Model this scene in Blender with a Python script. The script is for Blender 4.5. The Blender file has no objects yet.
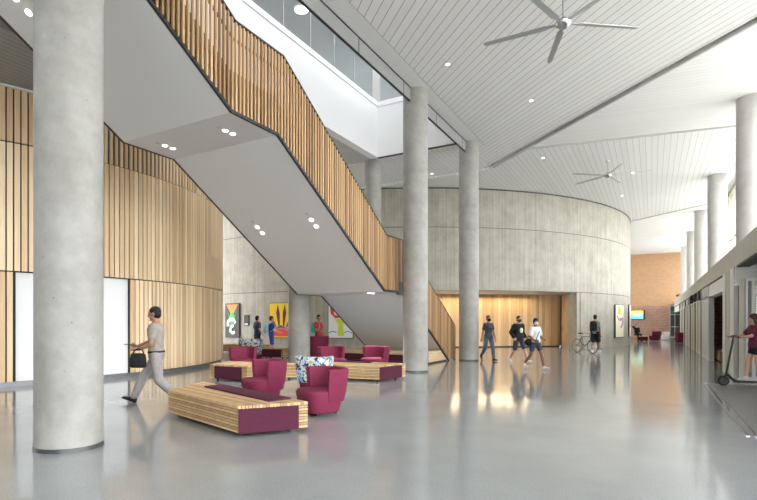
import bpy, bmesh, math, random
from mathutils import Vector, Matrix
random.seed(7)
sc = bpy.context.scene
COL = sc.collection
PI = math.pi

# ---------------------------------------------------------------- camera, light, exposure
cam_d = bpy.data.cameras.new('camera'); cam = bpy.data.objects.new('camera', cam_d); COL.objects.link(cam)
cam.location = (0, 0, 1.5); cam.rotation_euler = (PI/2, 0, math.radians(30.8))
cam_d.sensor_width = 36; cam_d.lens = 36*515/757.0
cam_d.shift_x = 0.0443; cam_d.shift_y = 0.0951; cam_d.clip_end = 300
sc.camera = cam
w = bpy.data.worlds.new('world'); sc.world = w; w.use_nodes = True
bgn = w.node_tree.nodes['Background']; bgn.inputs[0].default_value = (0.935, 0.965, 1.0, 1); bgn.inputs[1].default_value = 3.6
sc.view_settings.view_transform = 'Standard'; sc.view_settings.look = 'None'
sc.view_settings.gamma = 1; sc.view_settings.exposure = 1.42; sc.view_settings.use_curve_mapping = False
sc.cycles.max_bounces = 8; sc.cycles.diffuse_bounces = 5; sc.cycles.glossy_bounces = 3; sc.cycles.transparent_max_bounces = 12
def area(name, loc, rot, sx, sy, power, color=(1, 1, 1)):
    l = bpy.data.lights.new(name, 'AREA'); l.shape = 'RECTANGLE'; l.size = sx; l.size_y = sy; l.energy = power; l.color = color
    o = bpy.data.objects.new(name, l); COL.objects.link(o); o.location = loc; o.rotation_euler = rot; return o
# daylight pouring through the high glazing on the right
area('clerestory_daylight', (3.85, 33.0, 5.8), (0, math.radians(90-10), 0), 4.2, 53.0, 830, (0.97, 0.98, 1.0))
# fill lamp added under the well roof to whiten the fascia; the lamps of the mezzanine room
area('well_skylight', (-8.2, 8.0, 12.65), (0, 0, 0), 3.2, 22.0, 25, (1, 1, 1))
area('mezzanine_lights', (-12.3, 10.0, 12.6), (0, 0, 0), 2.5, 26.0, 85, (1, 0.98, 0.95))
# warm slot light in the soffit of the timber recess, washing the timber wall
_dx, _dy = 7.18, 6.1; _n = math.hypot(_dx, _dy)
area('recess_slot_light', (-8.75+0.15, 29.95-0.17, 3.10), (math.radians(-14), 0, math.atan2(_dy, _dx)), 6.8, 0.10, 52, (1.0, 0.76, 0.44))

# ---------------------------------------------------------------- materials
def nmat(name):
    m = bpy.data.materials.new(name); m.use_nodes = True
    nt = m.node_tree; b = nt.nodes['Principled BSDF']; return m, nt, b
def plain(name, col, rough=0.6, metal=0.0, spec=0.5, noise=0.0, ns=20.0):
    m, nt, b = nmat(name)
    b.inputs['Roughness'].default_value = rough; b.inputs['Metallic'].default_value = metal
    b.inputs['Specular IOR Level'].default_value = spec
    if noise > 0:
        tc = nt.nodes.new('ShaderNodeTexCoord'); n = nt.nodes.new('ShaderNodeTexNoise'); n.inputs['Scale'].default_value = ns
        n.inputs['Detail'].default_value = 4
        r = nt.nodes.new('ShaderNodeValToRGB')
        r.color_ramp.elements[0].position = 0.3; r.color_ramp.elements[1].position = 0.7
        r.color_ramp.elements[0].color = tuple(c*(1-noise) for c in col)+(1,)
        r.color_ramp.elements[1].color = tuple(min(1, c*(1+noise)) for c in col)+(1,)
        nt.links.new(tc.outputs['Object'], n.inputs['Vector']); nt.links.new(n.outputs['Fac'], r.inputs['Fac'])
        nt.links.new(r.outputs['Color'], b.inputs['Base Color'])
    else: b.inputs['Base Color'].default_value = tuple(col)+(1,)
    return m
def emit(name, col, s):
    m, nt, b = nmat(name); b.inputs['Base Color'].default_value = tuple(col)+(1,)
    b.inputs['Emission Color'].default_value = tuple(col)+(1,); b.inputs['Emission Strength'].default_value = s; return m
def concrete(name, c1, c2, streak=True, rough=0.75, boards=0.0):
    m, nt, b = nmat(name); L = nt.links
    tc = nt.nodes.new('ShaderNodeTexCoord'); mp = nt.nodes.new('ShaderNodeMapping')
    mp.inputs['Scale'].default_value = (5.5, 5.5, 0.10) if streak else (1, 1, 1)
    n = nt.nodes.new('ShaderNodeTexNoise'); n.inputs['Scale'].default_value = 1.6 if streak else 2.2; n.inputs['Detail'].default_value = 6; n.inputs['Roughness'].default_value = 0.65
    n2 = nt.nodes.new('ShaderNodeTexNoise'); n2.inputs['Scale'].default_value = 1.3; n2.inputs['Detail'].default_value = 8; n2.inputs['Roughness'].default_value = 0.7
    L.new(tc.outputs['Object'], mp.inputs['Vector']); L.new(mp.outputs['Vector'], n.inputs['Vector']); L.new(tc.outputs['Object'], n2.inputs['Vector'])
    a = nt.nodes.new('ShaderNodeMath'); a.operation = 'ADD'; h = nt.nodes.new('ShaderNodeMath'); h.operation = 'MULTIPLY'; h.inputs[1].default_value = 0.5
    L.new(n.outputs['Fac'], a.inputs[0]); L.new(n2.outputs['Fac'], a.inputs[1]); L.new(a.outputs[0], h.inputs[0])
    r = nt.nodes.new('ShaderNodeValToRGB'); r.color_ramp.elements[0].position = 0.36; r.color_ramp.elements[1].position = 0.62
    r.color_ramp.elements[0].color = tuple(c1)+(1,); r.color_ramp.elements[1].color = tuple(c2)+(1,)
    L.new(h.outputs[0], r.inputs['Fac'])
    # small air holes
    v = nt.nodes.new('ShaderNodeTexVoronoi'); v.inputs['Scale'].default_value = 5.0
    L.new(tc.outputs['Object'], v.inputs['Vector'])
    r2 = nt.nodes.new('ShaderNodeValToRGB'); r2.color_ramp.elements[0].position = 0.03; r2.color_ramp.elements[1].position = 0.07
    r2.color_ramp.elements[0].color = (0.6, 0.6, 0.6, 1); r2.color_ramp.elements[1].color = (1, 1, 1, 1)
    L.new(v.outputs['Distance'], r2.inputs['Fac'])
    mx = nt.nodes.new('ShaderNodeMixRGB'); mx.blend_type = 'MULTIPLY'; mx.inputs[0].default_value = 1
    L.new(r.outputs['Color'], mx.inputs[1]); L.new(r2.outputs['Color'], mx.inputs[2]); L.new(mx.outputs[0], b.inputs['Base Color'])
    b.inputs['Roughness'].default_value = rough; b.inputs['Specular IOR Level'].default_value = 0.3
    bu = nt.nodes.new('ShaderNodeBump'); bu.inputs['Strength'].default_value = 0.15; bu.inputs['Distance'].default_value = 0.02
    L.new(h.outputs[0], bu.inputs['Height']); L.new(bu.outputs[0], b.inputs['Normal'])
    return m
def boards(name, col, line, ang, width, lw=0.05, rough=0.6):
    """painted ceiling boards: dark joints every width, running in direction ang"""
    m, nt, b = nmat(name); L = nt.links
    tc = nt.nodes.new('ShaderNodeTexCoord')
    d = nt.nodes.new('ShaderNodeVectorMath'); d.operation = 'DOT_PRODUCT'; d.inputs[1].default_value = (-math.sin(ang)/width, math.cos(ang)/width, 0)
    L.new(tc.outputs['Object'], d.inputs[0])
    fr = nt.nodes.new('ShaderNodeMath'); fr.operation = 'FRACT'; L.new(d.outputs['Value'], fr.inputs[0])
    lt = nt.nodes.new('ShaderNodeMath'); lt.operation = 'LESS_THAN'; lt.inputs[1].default_value = lw; L.new(fr.outputs[0], lt.inputs[0])
    fl = nt.nodes.new('ShaderNodeMath'); fl.operation = 'FLOOR'; L.new(d.outputs['Value'], fl.inputs[0])
    wn = nt.nodes.new('ShaderNodeTexWhiteNoise'); wn.noise_dimensions = '1D'; L.new(fl.outputs[0], wn.inputs['W'])
    r = nt.nodes.new('ShaderNodeValToRGB'); r.color_ramp.elements[0].color = tuple(c*0.95 for c in col)+(1,); r.color_ramp.elements[1].color = tuple(col)+(1,)
    L.new(wn.outputs['Value'], r.inputs['Fac'])
    mx = nt.nodes.new('ShaderNodeMixRGB'); mx.inputs[2].default_value = tuple(line)+(1,)
    L.new(lt.outputs[0], mx.inputs[0]); L.new(r.outputs['Color'], mx.inputs[1]); L.new(mx.outputs[0], b.inputs['Base Color'])
    b.inputs['Roughness'].default_value = rough; b.inputs['Specular IOR Level'].default_value = 0.2
    return m
def wood(name, dark, light, rough=0.5, attr=True, scale=(9, 9, 0.5), mixn=0.45):
    """timber: a per-board random tone (attribute 'tone') plus stretched grain"""
    m, nt, b = nmat(name); L = nt.links
    tc = nt.nodes.new('ShaderNodeTexCoord'); mp = nt.nodes.new('ShaderNodeMapping'); mp.inputs['Scale'].default_value = scale
    n = nt.nodes.new('ShaderNodeTexNoise'); n.inputs['Scale'].default_value = 2.0; n.inputs['Detail'].default_value = 6
    L.new(tc.outputs['Object'], mp.inputs['Vector']); L.new(mp.outputs['Vector'], n.inputs['Vector'])
    r = nt.nodes.new('ShaderNodeValToRGB'); r.color_ramp.elements[0].position = 0.15; r.color_ramp.elements[1].position = 0.85
    r.color_ramp.elements[0].color = tuple(dark)+(1,); r.color_ramp.elements[1].color = tuple(light)+(1,)
    if attr:
        at = nt.nodes.new('ShaderNodeAttribute'); at.attribute_name = 'tone'
        mx = nt.nodes.new('ShaderNodeMixRGB'); mx.inputs[0].default_value = mixn
        L.new(at.outputs['Fac'], mx.inputs[1]); L.new(n.outputs['Fac'], mx.inputs[2]); L.new(mx.outputs[0], r.inputs['Fac'])
    else: L.new(n.outputs['Fac'], r.inputs['Fac'])
    L.new(r.outputs['Color'], b.inputs['Base Color']); b.inputs['Roughness'].default_value = rough
    b.inputs['Specular IOR Level'].default_value = 0.3
    return m
def glass(name, tint=(0.96, 0.96, 0.955), refl=0.1):
    m, nt, b = nmat(name); nt.nodes.remove(b); L = nt.links
    t = nt.nodes.new('ShaderNodeBsdfTransparent'); t.inputs[0].default_value = tuple(tint)+(1,)
    g = nt.nodes.new('ShaderNodeBsdfGlossy'); g.inputs['Roughness'].default_value = 0.02
    mx = nt.nodes.new('ShaderNodeMixShader'); mx.inputs[0].default_value = refl
    L.new(t.outputs[0], mx.inputs[1]); L.new(g.outputs[0], mx.inputs[2]); L.new(mx.outputs[0], nt.nodes['Material Output'].inputs['Surface'])
    return m
def brick(name, c1, c2, mortar, scale):
    m, nt, b = nmat(name); L = nt.links
    tc = nt.nodes.new('ShaderNodeTexCoord'); mp = nt.nodes.new('ShaderNodeMapping'); mp.inputs['Rotation'].default_value = (PI/2, 0, 0)
    br = nt.nodes.new('ShaderNodeTexBrick'); br.inputs['Scale'].default_value = scale; br.inputs['Mortar Size'].default_value = 0.02
    br.inputs['Color1'].default_value = tuple(c1)+(1,); br.inputs['Color2'].default_value = tuple(c2)+(1,); br.inputs['Mortar'].default_value = tuple(mortar)+(1,)
    L.new(tc.outputs['Object'], mp.inputs['Vector']); L.new(mp.outputs['Vector'], br.inputs['Vector']); L.new(br.outputs['Color'], b.inputs['Base Color'])
    b.inputs['Roughness'].default_value = 0.9; return m
def floor_mat():
    m, nt, b = nmat('polished_concrete'); L = nt.links
    tc = nt.nodes.new('ShaderNodeTexCoord')
    n = nt.nodes.new('ShaderNodeTexNoise'); n.inputs['Scale'].default_value = 0.6; n.inputs['Detail'].default_value = 8; n.inputs['Roughness'].default_value = 0.6
    n2 = nt.nodes.new('ShaderNodeTexNoise'); n2.inputs['Scale'].default_value = 60; n2.inputs['Detail'].default_value = 3
    L.new(tc.outputs['Object'], n.inputs['Vector']); L.new(tc.outputs['Object'], n2.inputs['Vector'])
    r = nt.nodes.new('ShaderNodeValToRGB'); r.color_ramp.elements[0].position = 0.3; r.color_ramp.elements[1].position = 0.7
    r.color_ramp.elements[0].color = (0.275, 0.290, 0.298, 1); r.color_ramp.elements[1].color = (0.345, 0.362, 0.372, 1)
    L.new(n.outputs['Fac'], r.inputs['Fac'])
    r2 = nt.nodes.new('ShaderNodeValToRGB'); r2.color_ramp.elements[0].position = 0.35; r2.color_ramp.elements[1].position = 0.65
    r2.color_ramp.elements[0].color = (0.85, 0.85, 0.85, 1); r2.color_ramp.elements[1].color = (1.05, 1.05, 1.05, 1)
    L.new(n2.outputs['Fac'], r2.inputs['Fac'])
    mx = nt.nodes.new('ShaderNodeMixRGB'); mx.blend_type = 'MULTIPLY'; mx.inputs[0].default_value = 1
    L.new(r.outputs[0], mx.inputs[1]); L.new(r2.outputs[0], mx.inputs[2]); L.new(mx.outputs[0], b.inputs['Base Color'])
    b.inputs['Roughness'].default_value = 0.11; b.inputs['Specular IOR Level'].default_value = 0.65; b.inputs['IOR'].default_value = 1.6
    b.inputs['Coat Weight'].default_value = 0.0
    bu = nt.nodes.new('ShaderNodeBump'); bu.inputs['Strength'].default_value = 0.02; bu.inputs['Distance'].default_value = 0.05
    L.new(n.outputs['Fac'], bu.inputs['Height']); L.new(bu.outputs[0], b.inputs['Normal'])
    return m
def pattern_fabric():
    m, nt, b = nmat('patterned_fabric'); L = nt.links
    tc = nt.nodes.new('ShaderNodeTexCoord'); v = nt.nodes.new('ShaderNodeTexVoronoi'); v.inputs['Scale'].default_value = 32
    n = nt.nodes.new('ShaderNodeTexNoise'); n.inputs['Scale'].default_value = 9
    ad = nt.nodes.new('ShaderNodeMixRGB'); ad.inputs[0].default_value = 0.12
    L.new(tc.outputs['Object'], ad.inputs[1]); L.new(n.outputs['Color'], ad.inputs[2]); L.new(ad.outputs[0], v.inputs['Vector'])
    L.new(tc.outputs['Object'], n.inputs['Vector'])
    sp = nt.nodes.new('ShaderNodeSeparateColor'); L.new(v.outputs['Color'], sp.inputs[0])
    r = nt.nodes.new('ShaderNodeValToRGB'); r.color_ramp.interpolation = 'CONSTANT'
    cols = [(0, (0.70, 0.70, 0.66)), (0.32, (0.03, 0.04, 0.06)), (0.58, (0.07, 0.17, 0.36)), (0.75, (0.35, 0.6, 0.85)), (0.88, (0.5, 0.42, 0.3))]
    r.color_ramp.elements[0].color = cols[0][1]+(1,); r.color_ramp.elements[1].position = cols[1][0]; r.color_ramp.elements[1].color = cols[1][1]+(1,)
    for p, c in cols[2:]:
        e = r.color_ramp.elements.new(p); e.color = c+(1,)
    L.new(sp.outputs[0], r.inputs['Fac']); L.new(r.outputs[0], b.inputs['Base Color']); b.inputs['Roughness'].default_value = 0.85
    return m

M = {}
M['floor'] = floor_mat()
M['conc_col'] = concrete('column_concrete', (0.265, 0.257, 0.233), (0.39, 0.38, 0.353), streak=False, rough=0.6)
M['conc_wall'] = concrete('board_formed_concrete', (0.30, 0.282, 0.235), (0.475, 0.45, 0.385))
M['conc_pale'] = concrete('pale_column_concrete', (0.42, 0.41, 0.39), (0.52, 0.51, 0.485), streak=False, rough=0.6)  # lighter copy of the column concrete, window light put into its colour
M['white'] = plain('white_plaster', (0.84, 0.84, 0.84), 0.7)
M['soffit'] = plain('grey_stair_soffit', (0.64, 0.635, 0.625), 0.7)
M['grey_panel'] = plain('grey_panel', (0.50, 0.50, 0.49), 0.6)
M['bulk'] = plain('light_grey_bulkhead', (0.70, 0.70, 0.69), 0.65)
M['black'] = plain('black_steel', (0.015, 0.015, 0.016), 0.5)
M['dark'] = plain('dark_grey', (0.06, 0.06, 0.06), 0.7)
M['boardA'] = boards('ceiling_boards_front', (0.78, 0.78, 0.765), (0.28, 0.28, 0.28), math.radians(-44.6), 0.226, 0.075)
M['boardB'] = boards('ceiling_boards_wedge', (0.80, 0.80, 0.79), (0.60, 0.60, 0.59), math.radians(10.5), 0.21, 0.06)
M['boardC'] = boards('ceiling_boards_middle', (0.77, 0.77, 0.76), (0.40, 0.40, 0.40), math.radians(90), 0.208, 0.06)
M['boardD'] = boards('ceiling_boards_far', (0.84, 0.84, 0.83), (0.66, 0.66, 0.65), math.radians(10.5), 0.21, 0.06)
M['boardL'] = boards('low_grey_ceiling_boards', (0.30, 0.295, 0.28), (0.48, 0.48, 0.46), math.radians(90), 0.16, 0.08)
M['batten'] = wood('pale_timber', (0.62, 0.41, 0.22), (1.0, 0.81, 0.55))
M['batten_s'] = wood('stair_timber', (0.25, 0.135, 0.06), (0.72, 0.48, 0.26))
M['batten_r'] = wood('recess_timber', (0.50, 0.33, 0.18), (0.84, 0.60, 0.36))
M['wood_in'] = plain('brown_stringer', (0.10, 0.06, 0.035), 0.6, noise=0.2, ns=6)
M['backing'] = plain('black_backing', (0.03, 0.024, 0.02), 0.9)
M['bench_wood'] = wood('bench_ash', (0.34, 0.19, 0.08), (0.80, 0.58, 0.33), 0.45, scale=(6, 6, 9), mixn=0.55)
M['magenta'] = plain('magenta_fabric', (0.185, 0.018, 0.055), 0.7, spec=0.3, noise=0.10, ns=60)
M['plum'] = plain('plum_fabric', (0.080, 0.013, 0.034), 0.75, spec=0.25, noise=0.12, ns=60)
M['pattern'] = pattern_fabric()
M['chrome'] = plain('brushed_metal', (0.6, 0.6, 0.6), 0.25, 1.0)
M['fan'] = plain('fan_metal', (0.45, 0.455, 0.45), 0.4, 0.6)
M['glass'] = glass('clear_glass'); M['glass2'] = glass('balustrade_glass', (0.80, 0.83, 0.84), 0.10)
M['beige'] = plain('beige_frame', (0.60, 0.57, 0.46), 0.6)
M['beam'] = plain('stone_beam', (0.50, 0.48, 0.41), 0.7, noise=0.08, ns=4)
M['pier'] = plain('pale_pier', (0.66, 0.66, 0.63), 0.5)
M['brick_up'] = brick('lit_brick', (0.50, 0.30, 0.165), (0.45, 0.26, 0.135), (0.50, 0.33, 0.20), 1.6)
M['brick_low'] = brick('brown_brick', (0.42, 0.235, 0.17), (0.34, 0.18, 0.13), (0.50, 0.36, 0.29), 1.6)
M['lamp'] = emit('lamp_white', (1, 0.98, 0.94), 3)
M['skin'] = plain('skin_light', (0.56, 0.33, 0.23), 0.55); M['skin_tan'] = plain('skin_tan', (0.36, 0.19, 0.115), 0.55); M['skin_dark'] = plain('skin_brown', (0.24, 0.125, 0.075), 0.55)
def cm(name, c, r=0.75, noise=0.12, ns=14): 
    M[name] = plain(name, c, r, spec=0.25, noise=noise, ns=ns)
cm('khaki', (0.33, 0.29, 0.26)); cm('grey_trouser', (0.33, 0.30, 0.30)); cm('black_cloth', (0.018, 0.018, 0.02)); cm('charcoal', (0.05, 0.05, 0.065))
cm('denim', (0.085, 0.13, 0.18)); cm('dark_shorts', (0.055, 0.065, 0.085)); cm('white_cloth', (0.75, 0.75, 0.75)); cm('grey_cloth', (0.30, 0.33, 0.34))
cm('maroon_cloth', (0.13, 0.02, 0.045)); cm('red_cloth', (0.6, 0.045, 0.05)); cm('teal_cloth', (0.05, 0.5, 0.42)); cm('blue_cloth', (0.04, 0.10, 0.38)); cm('navy_cloth', (0.05, 0.08, 0.14)); cm('sky_cloth', (0.35, 0.50, 0.70))
cm('hair_black', (0.012, 0.010, 0.009), 0.5); cm('hair_brown', (0.06, 0.028, 0.016), 0.5); cm('shoe_black', (0.012, 0.012, 0.012), 0.35); cm('shoe_white', (0.7, 0.7, 0.68), 0.5)
cm('lime_print', (0.55, 0.65, 0.35), 0.7); cm('rubber', (0.012, 0.012, 0.012), 0.6)
M['eye'] = plain('eye_dark', (0.02, 0.015, 0.01), 0.2); M['lip'] = plain('lips', (0.30, 0.10, 0.08), 0.5)

# ---------------------------------------------------------------- mesh helpers
def link(name, me, parent=None):
    o = bpy.data.objects.new(name, me); COL.objects.link(o)
    if parent is not None: o.parent = parent
    return o
def tag(o, label=None, cat=None, group=None, kind=None):
    if label: o['label'] = label
    if cat: o['category'] = cat
    if group: o['group'] = group
    if kind: o['kind'] = kind
    return o
def empty(name, loc, rz=0.0, label=None, cat=None, group=None):
    o = link(name, None); o.location = loc; o.rotation_euler = (0, 0, rz); return tag(o, label, cat, group)
class MB:
    """collects shapes, then builds one mesh object"""
    def __init__(s): s.bm = bmesh.new(); s.tone = s.bm.faces.layers.float.new('tone'); s.mi = 0; s.t = 0.5
    def _f(s, vs):
        try: f = s.bm.faces.new(vs)
        except ValueError: return None
        f.material_index = s.mi; f[s.tone] = s.t; return f
    def verts(s, pts): return [s.bm.verts.new(p) for p in pts]
    def box(s, x0, y0, z0, x1, y1, z1, mat=None):
        p = [(x0, y0, z0), (x1, y0, z0), (x1, y1, z0), (x0, y1, z0), (x0, y0, z1), (x1, y0, z1), (x1, y1, z1), (x0, y1, z1)]
        if mat is not None: p = [mat @ Vector(q) for q in p]
        v = s.verts(p)
        for q in ((0, 3, 2, 1), (4, 5, 6, 7), (0, 1, 5, 4), (1, 2, 6, 5), (2, 3, 7, 6), (3, 0, 4, 7)): s._f([v[i] for i in q])
    def prism(s, poly, z0, z1, mat=None, poly1=None):
        n = len(poly); p1 = poly1 or poly
        a = [Vector((x, y, z0)) for x, y in poly]; b = [Vector((x, y, z1)) for x, y in p1]
        if mat is not None: a = [mat @ q for q in a]; b = [mat @ q for q in b]
        a = s.verts(a); b = s.verts(b)
        s._f(a[::-1]); s._f(b)
        for i in range(n): s._f([a[i], a[(i+1) % n], b[(i+1) % n], b[i]])
    def loft(s, rings, cap=True, closed=True):
        R = [s.verts(r) for r in rings]; n = len(R[0])
        for a, b in zip(R, R[1:]):
            for i in range(n if closed else n-1): s._f([a[i], a[(i+1) % n], b[(i+1) % n], b[i]])
        if cap and closed: s._f(R[0][::-1]); s._f(R[-1])
    def cyl(s, p0, p1, r0, r1=None, n=12, cap=True):
        r1 = r0 if r1 is None else r1
        p0 = Vector(p0); p1 = Vector(p1); d = (p1-p0)
        if d.length < 1e-6: return
        d.normalize(); u = d.orthogonal().normalized(); v = d.cross(u)
        s.loft([[p+(u*math.cos(t)+v*math.sin(t))*r for t in [2*PI*i/n for i in range(n)]] for p, r in ((p0, r0), (p1, r1))], cap)
    def capsule(s, p0, p1, r0, r1=None, n=12):
        r1 = r0 if r1 is None else r1
        p0 = Vector(p0); p1 = Vector(p1); d = (p1-p0)
        if d.length < 1e-5: d = Vector((0, 0, 1e-4)); p1 = p0+d
        d = d.normalized(); u = d.orthogonal().normalized(); v = d.cross(u); rings = []
        def ring(c, r): return [c+(u*math.cos(t)+v*math.sin(t))*r for t in [2*PI*i/n for i in range(n)]]
        for k in range(4): a = -PI/2+PI/2*(k+0.25)/4; rings.append(ring(p0+d*r0*math.sin(a), r0*math.cos(a)))
        rings.append(ring(p0, r0)); rings.append(ring(p1, r1))
        for k in range(4): a = PI/2*(k+0.75)/4; rings.append(ring(p1+d*r1*math.sin(a), r1*math.cos(a)))
        s.loft(rings)
    def tube(s, pts, r, n=8, closed=False):
        pts = [Vector(p) for p in pts]; m = len(pts); rings = []; u = None
        for i in range(m):
            if closed: d = pts[(i+1) % m]-pts[i-1]
            else: d = pts[min(i+1, m-1)]-pts[max(i-1, 0)]
            d.normalize()
            if u is None: u = d.orthogonal().normalized()
            u = (u-d*u.dot(d)).normalized(); v = d.cross(u)
            rr = r[i] if isinstance(r, (list, tuple)) else r
            rings.append([pts[i]+(u*math.cos(t)+v*math.sin(t))*rr for t in [2*PI*k/n for k in range(n)]])
        if closed: rings.append(rings[0])
        s.loft(rings, cap=not closed)
    def ell(s, c, r, rot=None, n=14, k=10):
        c = Vector(c); rings = []
        for j in range(1, k):
            a = -PI/2+PI*j/k
            ring = [Vector((r[0]*math.cos(a)*math.cos(t), r[1]*math.cos(a)*math.sin(t), r[2]*math.sin(a))) for t in [2*PI*i/n for i in range(n)]]
            if rot is not None: ring = [rot @ q for q in ring]
            rings.append([c+q for q in ring])
        s.loft(rings)
    def build(s, name, mats, parent=None, smooth=False, bevel=0.0, remesh=0.0, sm=2, subsurf=0):
        bmesh.ops.recalc_face_normals(s.bm, faces=s.bm.faces)
        me = bpy.data.meshes.new(name); s.bm.to_mesh(me); s.bm.free()
        if not isinstance(mats, (list, tuple)): mats = [mats]
        for m in mats: me.materials.append(m)
        o = link(name, me, parent)
        if remesh or bevel or subsurf:
            if remesh:
                md = o.modifiers.new('r', 'REMESH'); md.mode = 'VOXEL'; md.voxel_size = remesh
                if sm: md = o.modifiers.new('s', 'SMOOTH'); md.factor = 0.5; md.iterations = sm
            if bevel: md = o.modifiers.new('b', 'BEVEL'); md.width = bevel; md.segments = 3; md.limit_method = 'ANGLE'; md.angle_limit = math.radians(40)
            if subsurf: md = o.modifiers.new('u', 'SUBSURF'); md.levels = subsurf; md.render_levels = subsurf
            par = o.parent; o.parent = None
            dg = bpy.context.evaluated_depsgraph_get(); nm = bpy.data.meshes.new_from_object(o.evaluated_get(dg))
            o.modifiers.clear(); o.data = nm; nm.name = name
            if len(nm.materials) == 0:
                for m in mats: nm.materials.append(m)
            o.parent = par
        if smooth:
            for p in o.data.polygons: p.use_smooth = True
            if not remesh and hasattr(o.data, 'set_sharp_from_angle'): o.data.set_sharp_from_angle(angle=math.radians(42))
        return o
def struct(o): o['kind'] = 'structure'; return o

# ---------------------------------------------------------------- large structure
b = MB(); b.box(-34, -6, -0.2, 8, 66, 0); struct(b.build('floor', M['floor']))
b = MB(); b.box(8, -60, -0.3, 120, 140, -0.02); struct(b.build('ground', plain('outdoor_paving', (0.30, 0.30, 0.28), 0.9)))  # added outdoors to cut the upward light through the windows

# main ceiling: four boarded planes meeting along joints; open light well over the stair
FA = lambda x: 19.23-(x+2.1)*0.9904     # diagonal joint
L2 = lambda x: 21.3+(x+4.15)*0.185      # second joint
L3 = lambda x: 39.85-(x+0.98)*0.905     # third joint
b = MB(); b.prism([(-5.66, -6), (5, -6), (5, FA(5)-0.16), (-6.17, FA(-6.17)-0.16), (-6.17, 20.2), (-5.66, 20.2)], 8.48, 8.62); struct(b.build('ceiling', M['boardA']))
b = MB(); b.prism([(-4.15, 21.3), (5, FA(5)), (5, L2(5))], 8.40, 8.62); struct(b.build('ceiling', M['boardB']))
b = MB(); b.prism([(-30, 19.8), (-6.17, 19.8), (-6.17, FA(-6.17)), (-30, FA(-6.17))], 8.47, 8.62); struct(b.build('ceiling', M['boardC']))
b = MB(); b.prism([(-30, FA(-6.17)), (-6.17, FA(-6.17)), (-4.15, 21.3), (5, L2(5)), (5, L3(5)), (-1.0, L3(-1.0)), (-30, L3(-30))], 8.36, 8.62); struct(b.build('ceiling', M['boardC']))
b = MB(); b.prism([(5, L3(5)), (5, 64), (-30, 64+3), (-30, L3(-30)), (-1.0, L3(-1.0))], 8.33, 8.62); struct(b.build('ceiling', M['boardD']))
# grey metal trims along the joints
b = MB()
for (xa, ya, xb, yb, z0, z1) in ((-6.1, FA(-6.1)-0.03, 5, FA(5)-0.03, 8.38, 8.47), (-4.1, L2(-4.1), 5, L2(5), 8.345, 8.40), (-1.2, L3(-1.2)-0.02, 5, L3(5)-0.02, 8.325, 8.36)):
    d = Vector((xb-xa, yb-ya, 0)).normalized(); n = Vector((-d.y, d.x, 0))*0.03
    b.prism([(xa-n.x, ya-n.y), (xb-n.x, yb-n.y), (xb+n.x, yb+n.y), (xa+n.x, ya+n.y)], z0, z1)
struct(b.build('trim_1', M['grey_panel']))
b = MB(); b.prism([(-6.17, FA(-6.17)-0.2), (5, FA(5)-0.2), (5, FA(5)+0.05), (-6.17, FA(-6.17)+0.05)], 8.60, 8.70); struct(b.build('trim_2', M['black']))
# roof over everything but the light well
b = MB(); b.box(-6.17, -6, 8.75, 5.2, 66, 9.0); b.box(-34, 19.8, 8.75, -6.17, 66, 9.0); struct(b.build('ceiling', M['grey_panel']))
# bulkhead strip and vertical band along the well
b = MB(); b.box(-6.17, -6, 8.48, -5.68, 20.2, 8.70); struct(b.build('trim_3', M['bulk']))
b = MB(); b.box(-6.22, -6, 8.09, -6.17, 19.5, 8.46); b.box(-6.22, -6, 8.5, -6.17, 19.8, 11.7)  # upper box: unseen wall added to cut light on the fascia
struct(b.build('trim_4', plain('band_grey', (0.30, 0.30, 0.295), 0.6)))
b = MB(); b.box(-6.20, -6, 8.455, -6.150, 19.5, 8.485); b.box(-6.225, -6, 8.07, -6.165, 19.5, 8.092)
for y in (5.6, 8.3, 11.0, 13.65, 16.3, 19.0): b.box(-6.172, y, 8.09, -6.166, y+0.03, 8.46)
struct(b.build('trim_5', M['black']))
# mezzanine fascia round the well
b = MB(); b.box(-10.35, -6, 8.48, -10.0, 19.85, 10.85); struct(b.build('trim_6', M['white']))
b = MB(); b.box(-10.0, 19.5, 8.48, -6.17, 19.85, 10.85); struct(b.build('trim_7', M['white']))
b = MB(); b.box(-9.99, -6, 10.62, -9.96, 19.5, 10.80); b.box(-9.99, 19.46, 10.62, -6.2, 19.5, 10.80); struct(b.build('trim_8', M['white']))
b = MB(); b.box(-10.0, 19.45, 8.455, -6.22, 19.6, 8.478); struct(b.build('trim_9', M['dark']))
# mezzanine floor underside, upper room shell
b = MB(); b.box(-30, -6, 8.5, -10.35, 19.8, 8.8); struct(b.build('ceiling', M['grey_panel']))
b = MB(); b.box(-30, -6, 12.7, -10.3, 24.5, 12.9); b.box(-10.3, -6, 12.7, -6, 24.5, 12.9); struct(b.build('ceiling', M['bulk']))  # second slab: unseen well roof, added to keep the fascia from overexposing
b = MB(); b.box(-14.6, -6, 8.8, -14.3, 24, 12.7); struct(b.build('wall_mezzanine', M['bulk']))
b = MB(); b.box(-14.3, 24, 8.8, -5.0, 24.3, 12.7); struct(b.build('wall_mezzanine', M['bulk']))
b = MB(); b.box(-14.29, -6, 11.55, -14.0, 24, 11.85); b.box(-14.29, -6, 10.2, -14.26, 24, 10.3); struct(b.build('trim_10', M['white']))
b = MB(); b.box(-10.6, 23.9, 10.9, -8.6, 23.99, 12.4); d_ = struct(b.build('window_1', M['dark']))
b = MB()
for x in (-10.6, -9.6, -8.6): b.box(x-0.03, 23.86, 10.9, x+0.03, 23.9, 12.4)
b.build('window_frame', M['bulk'], d_)
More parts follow.
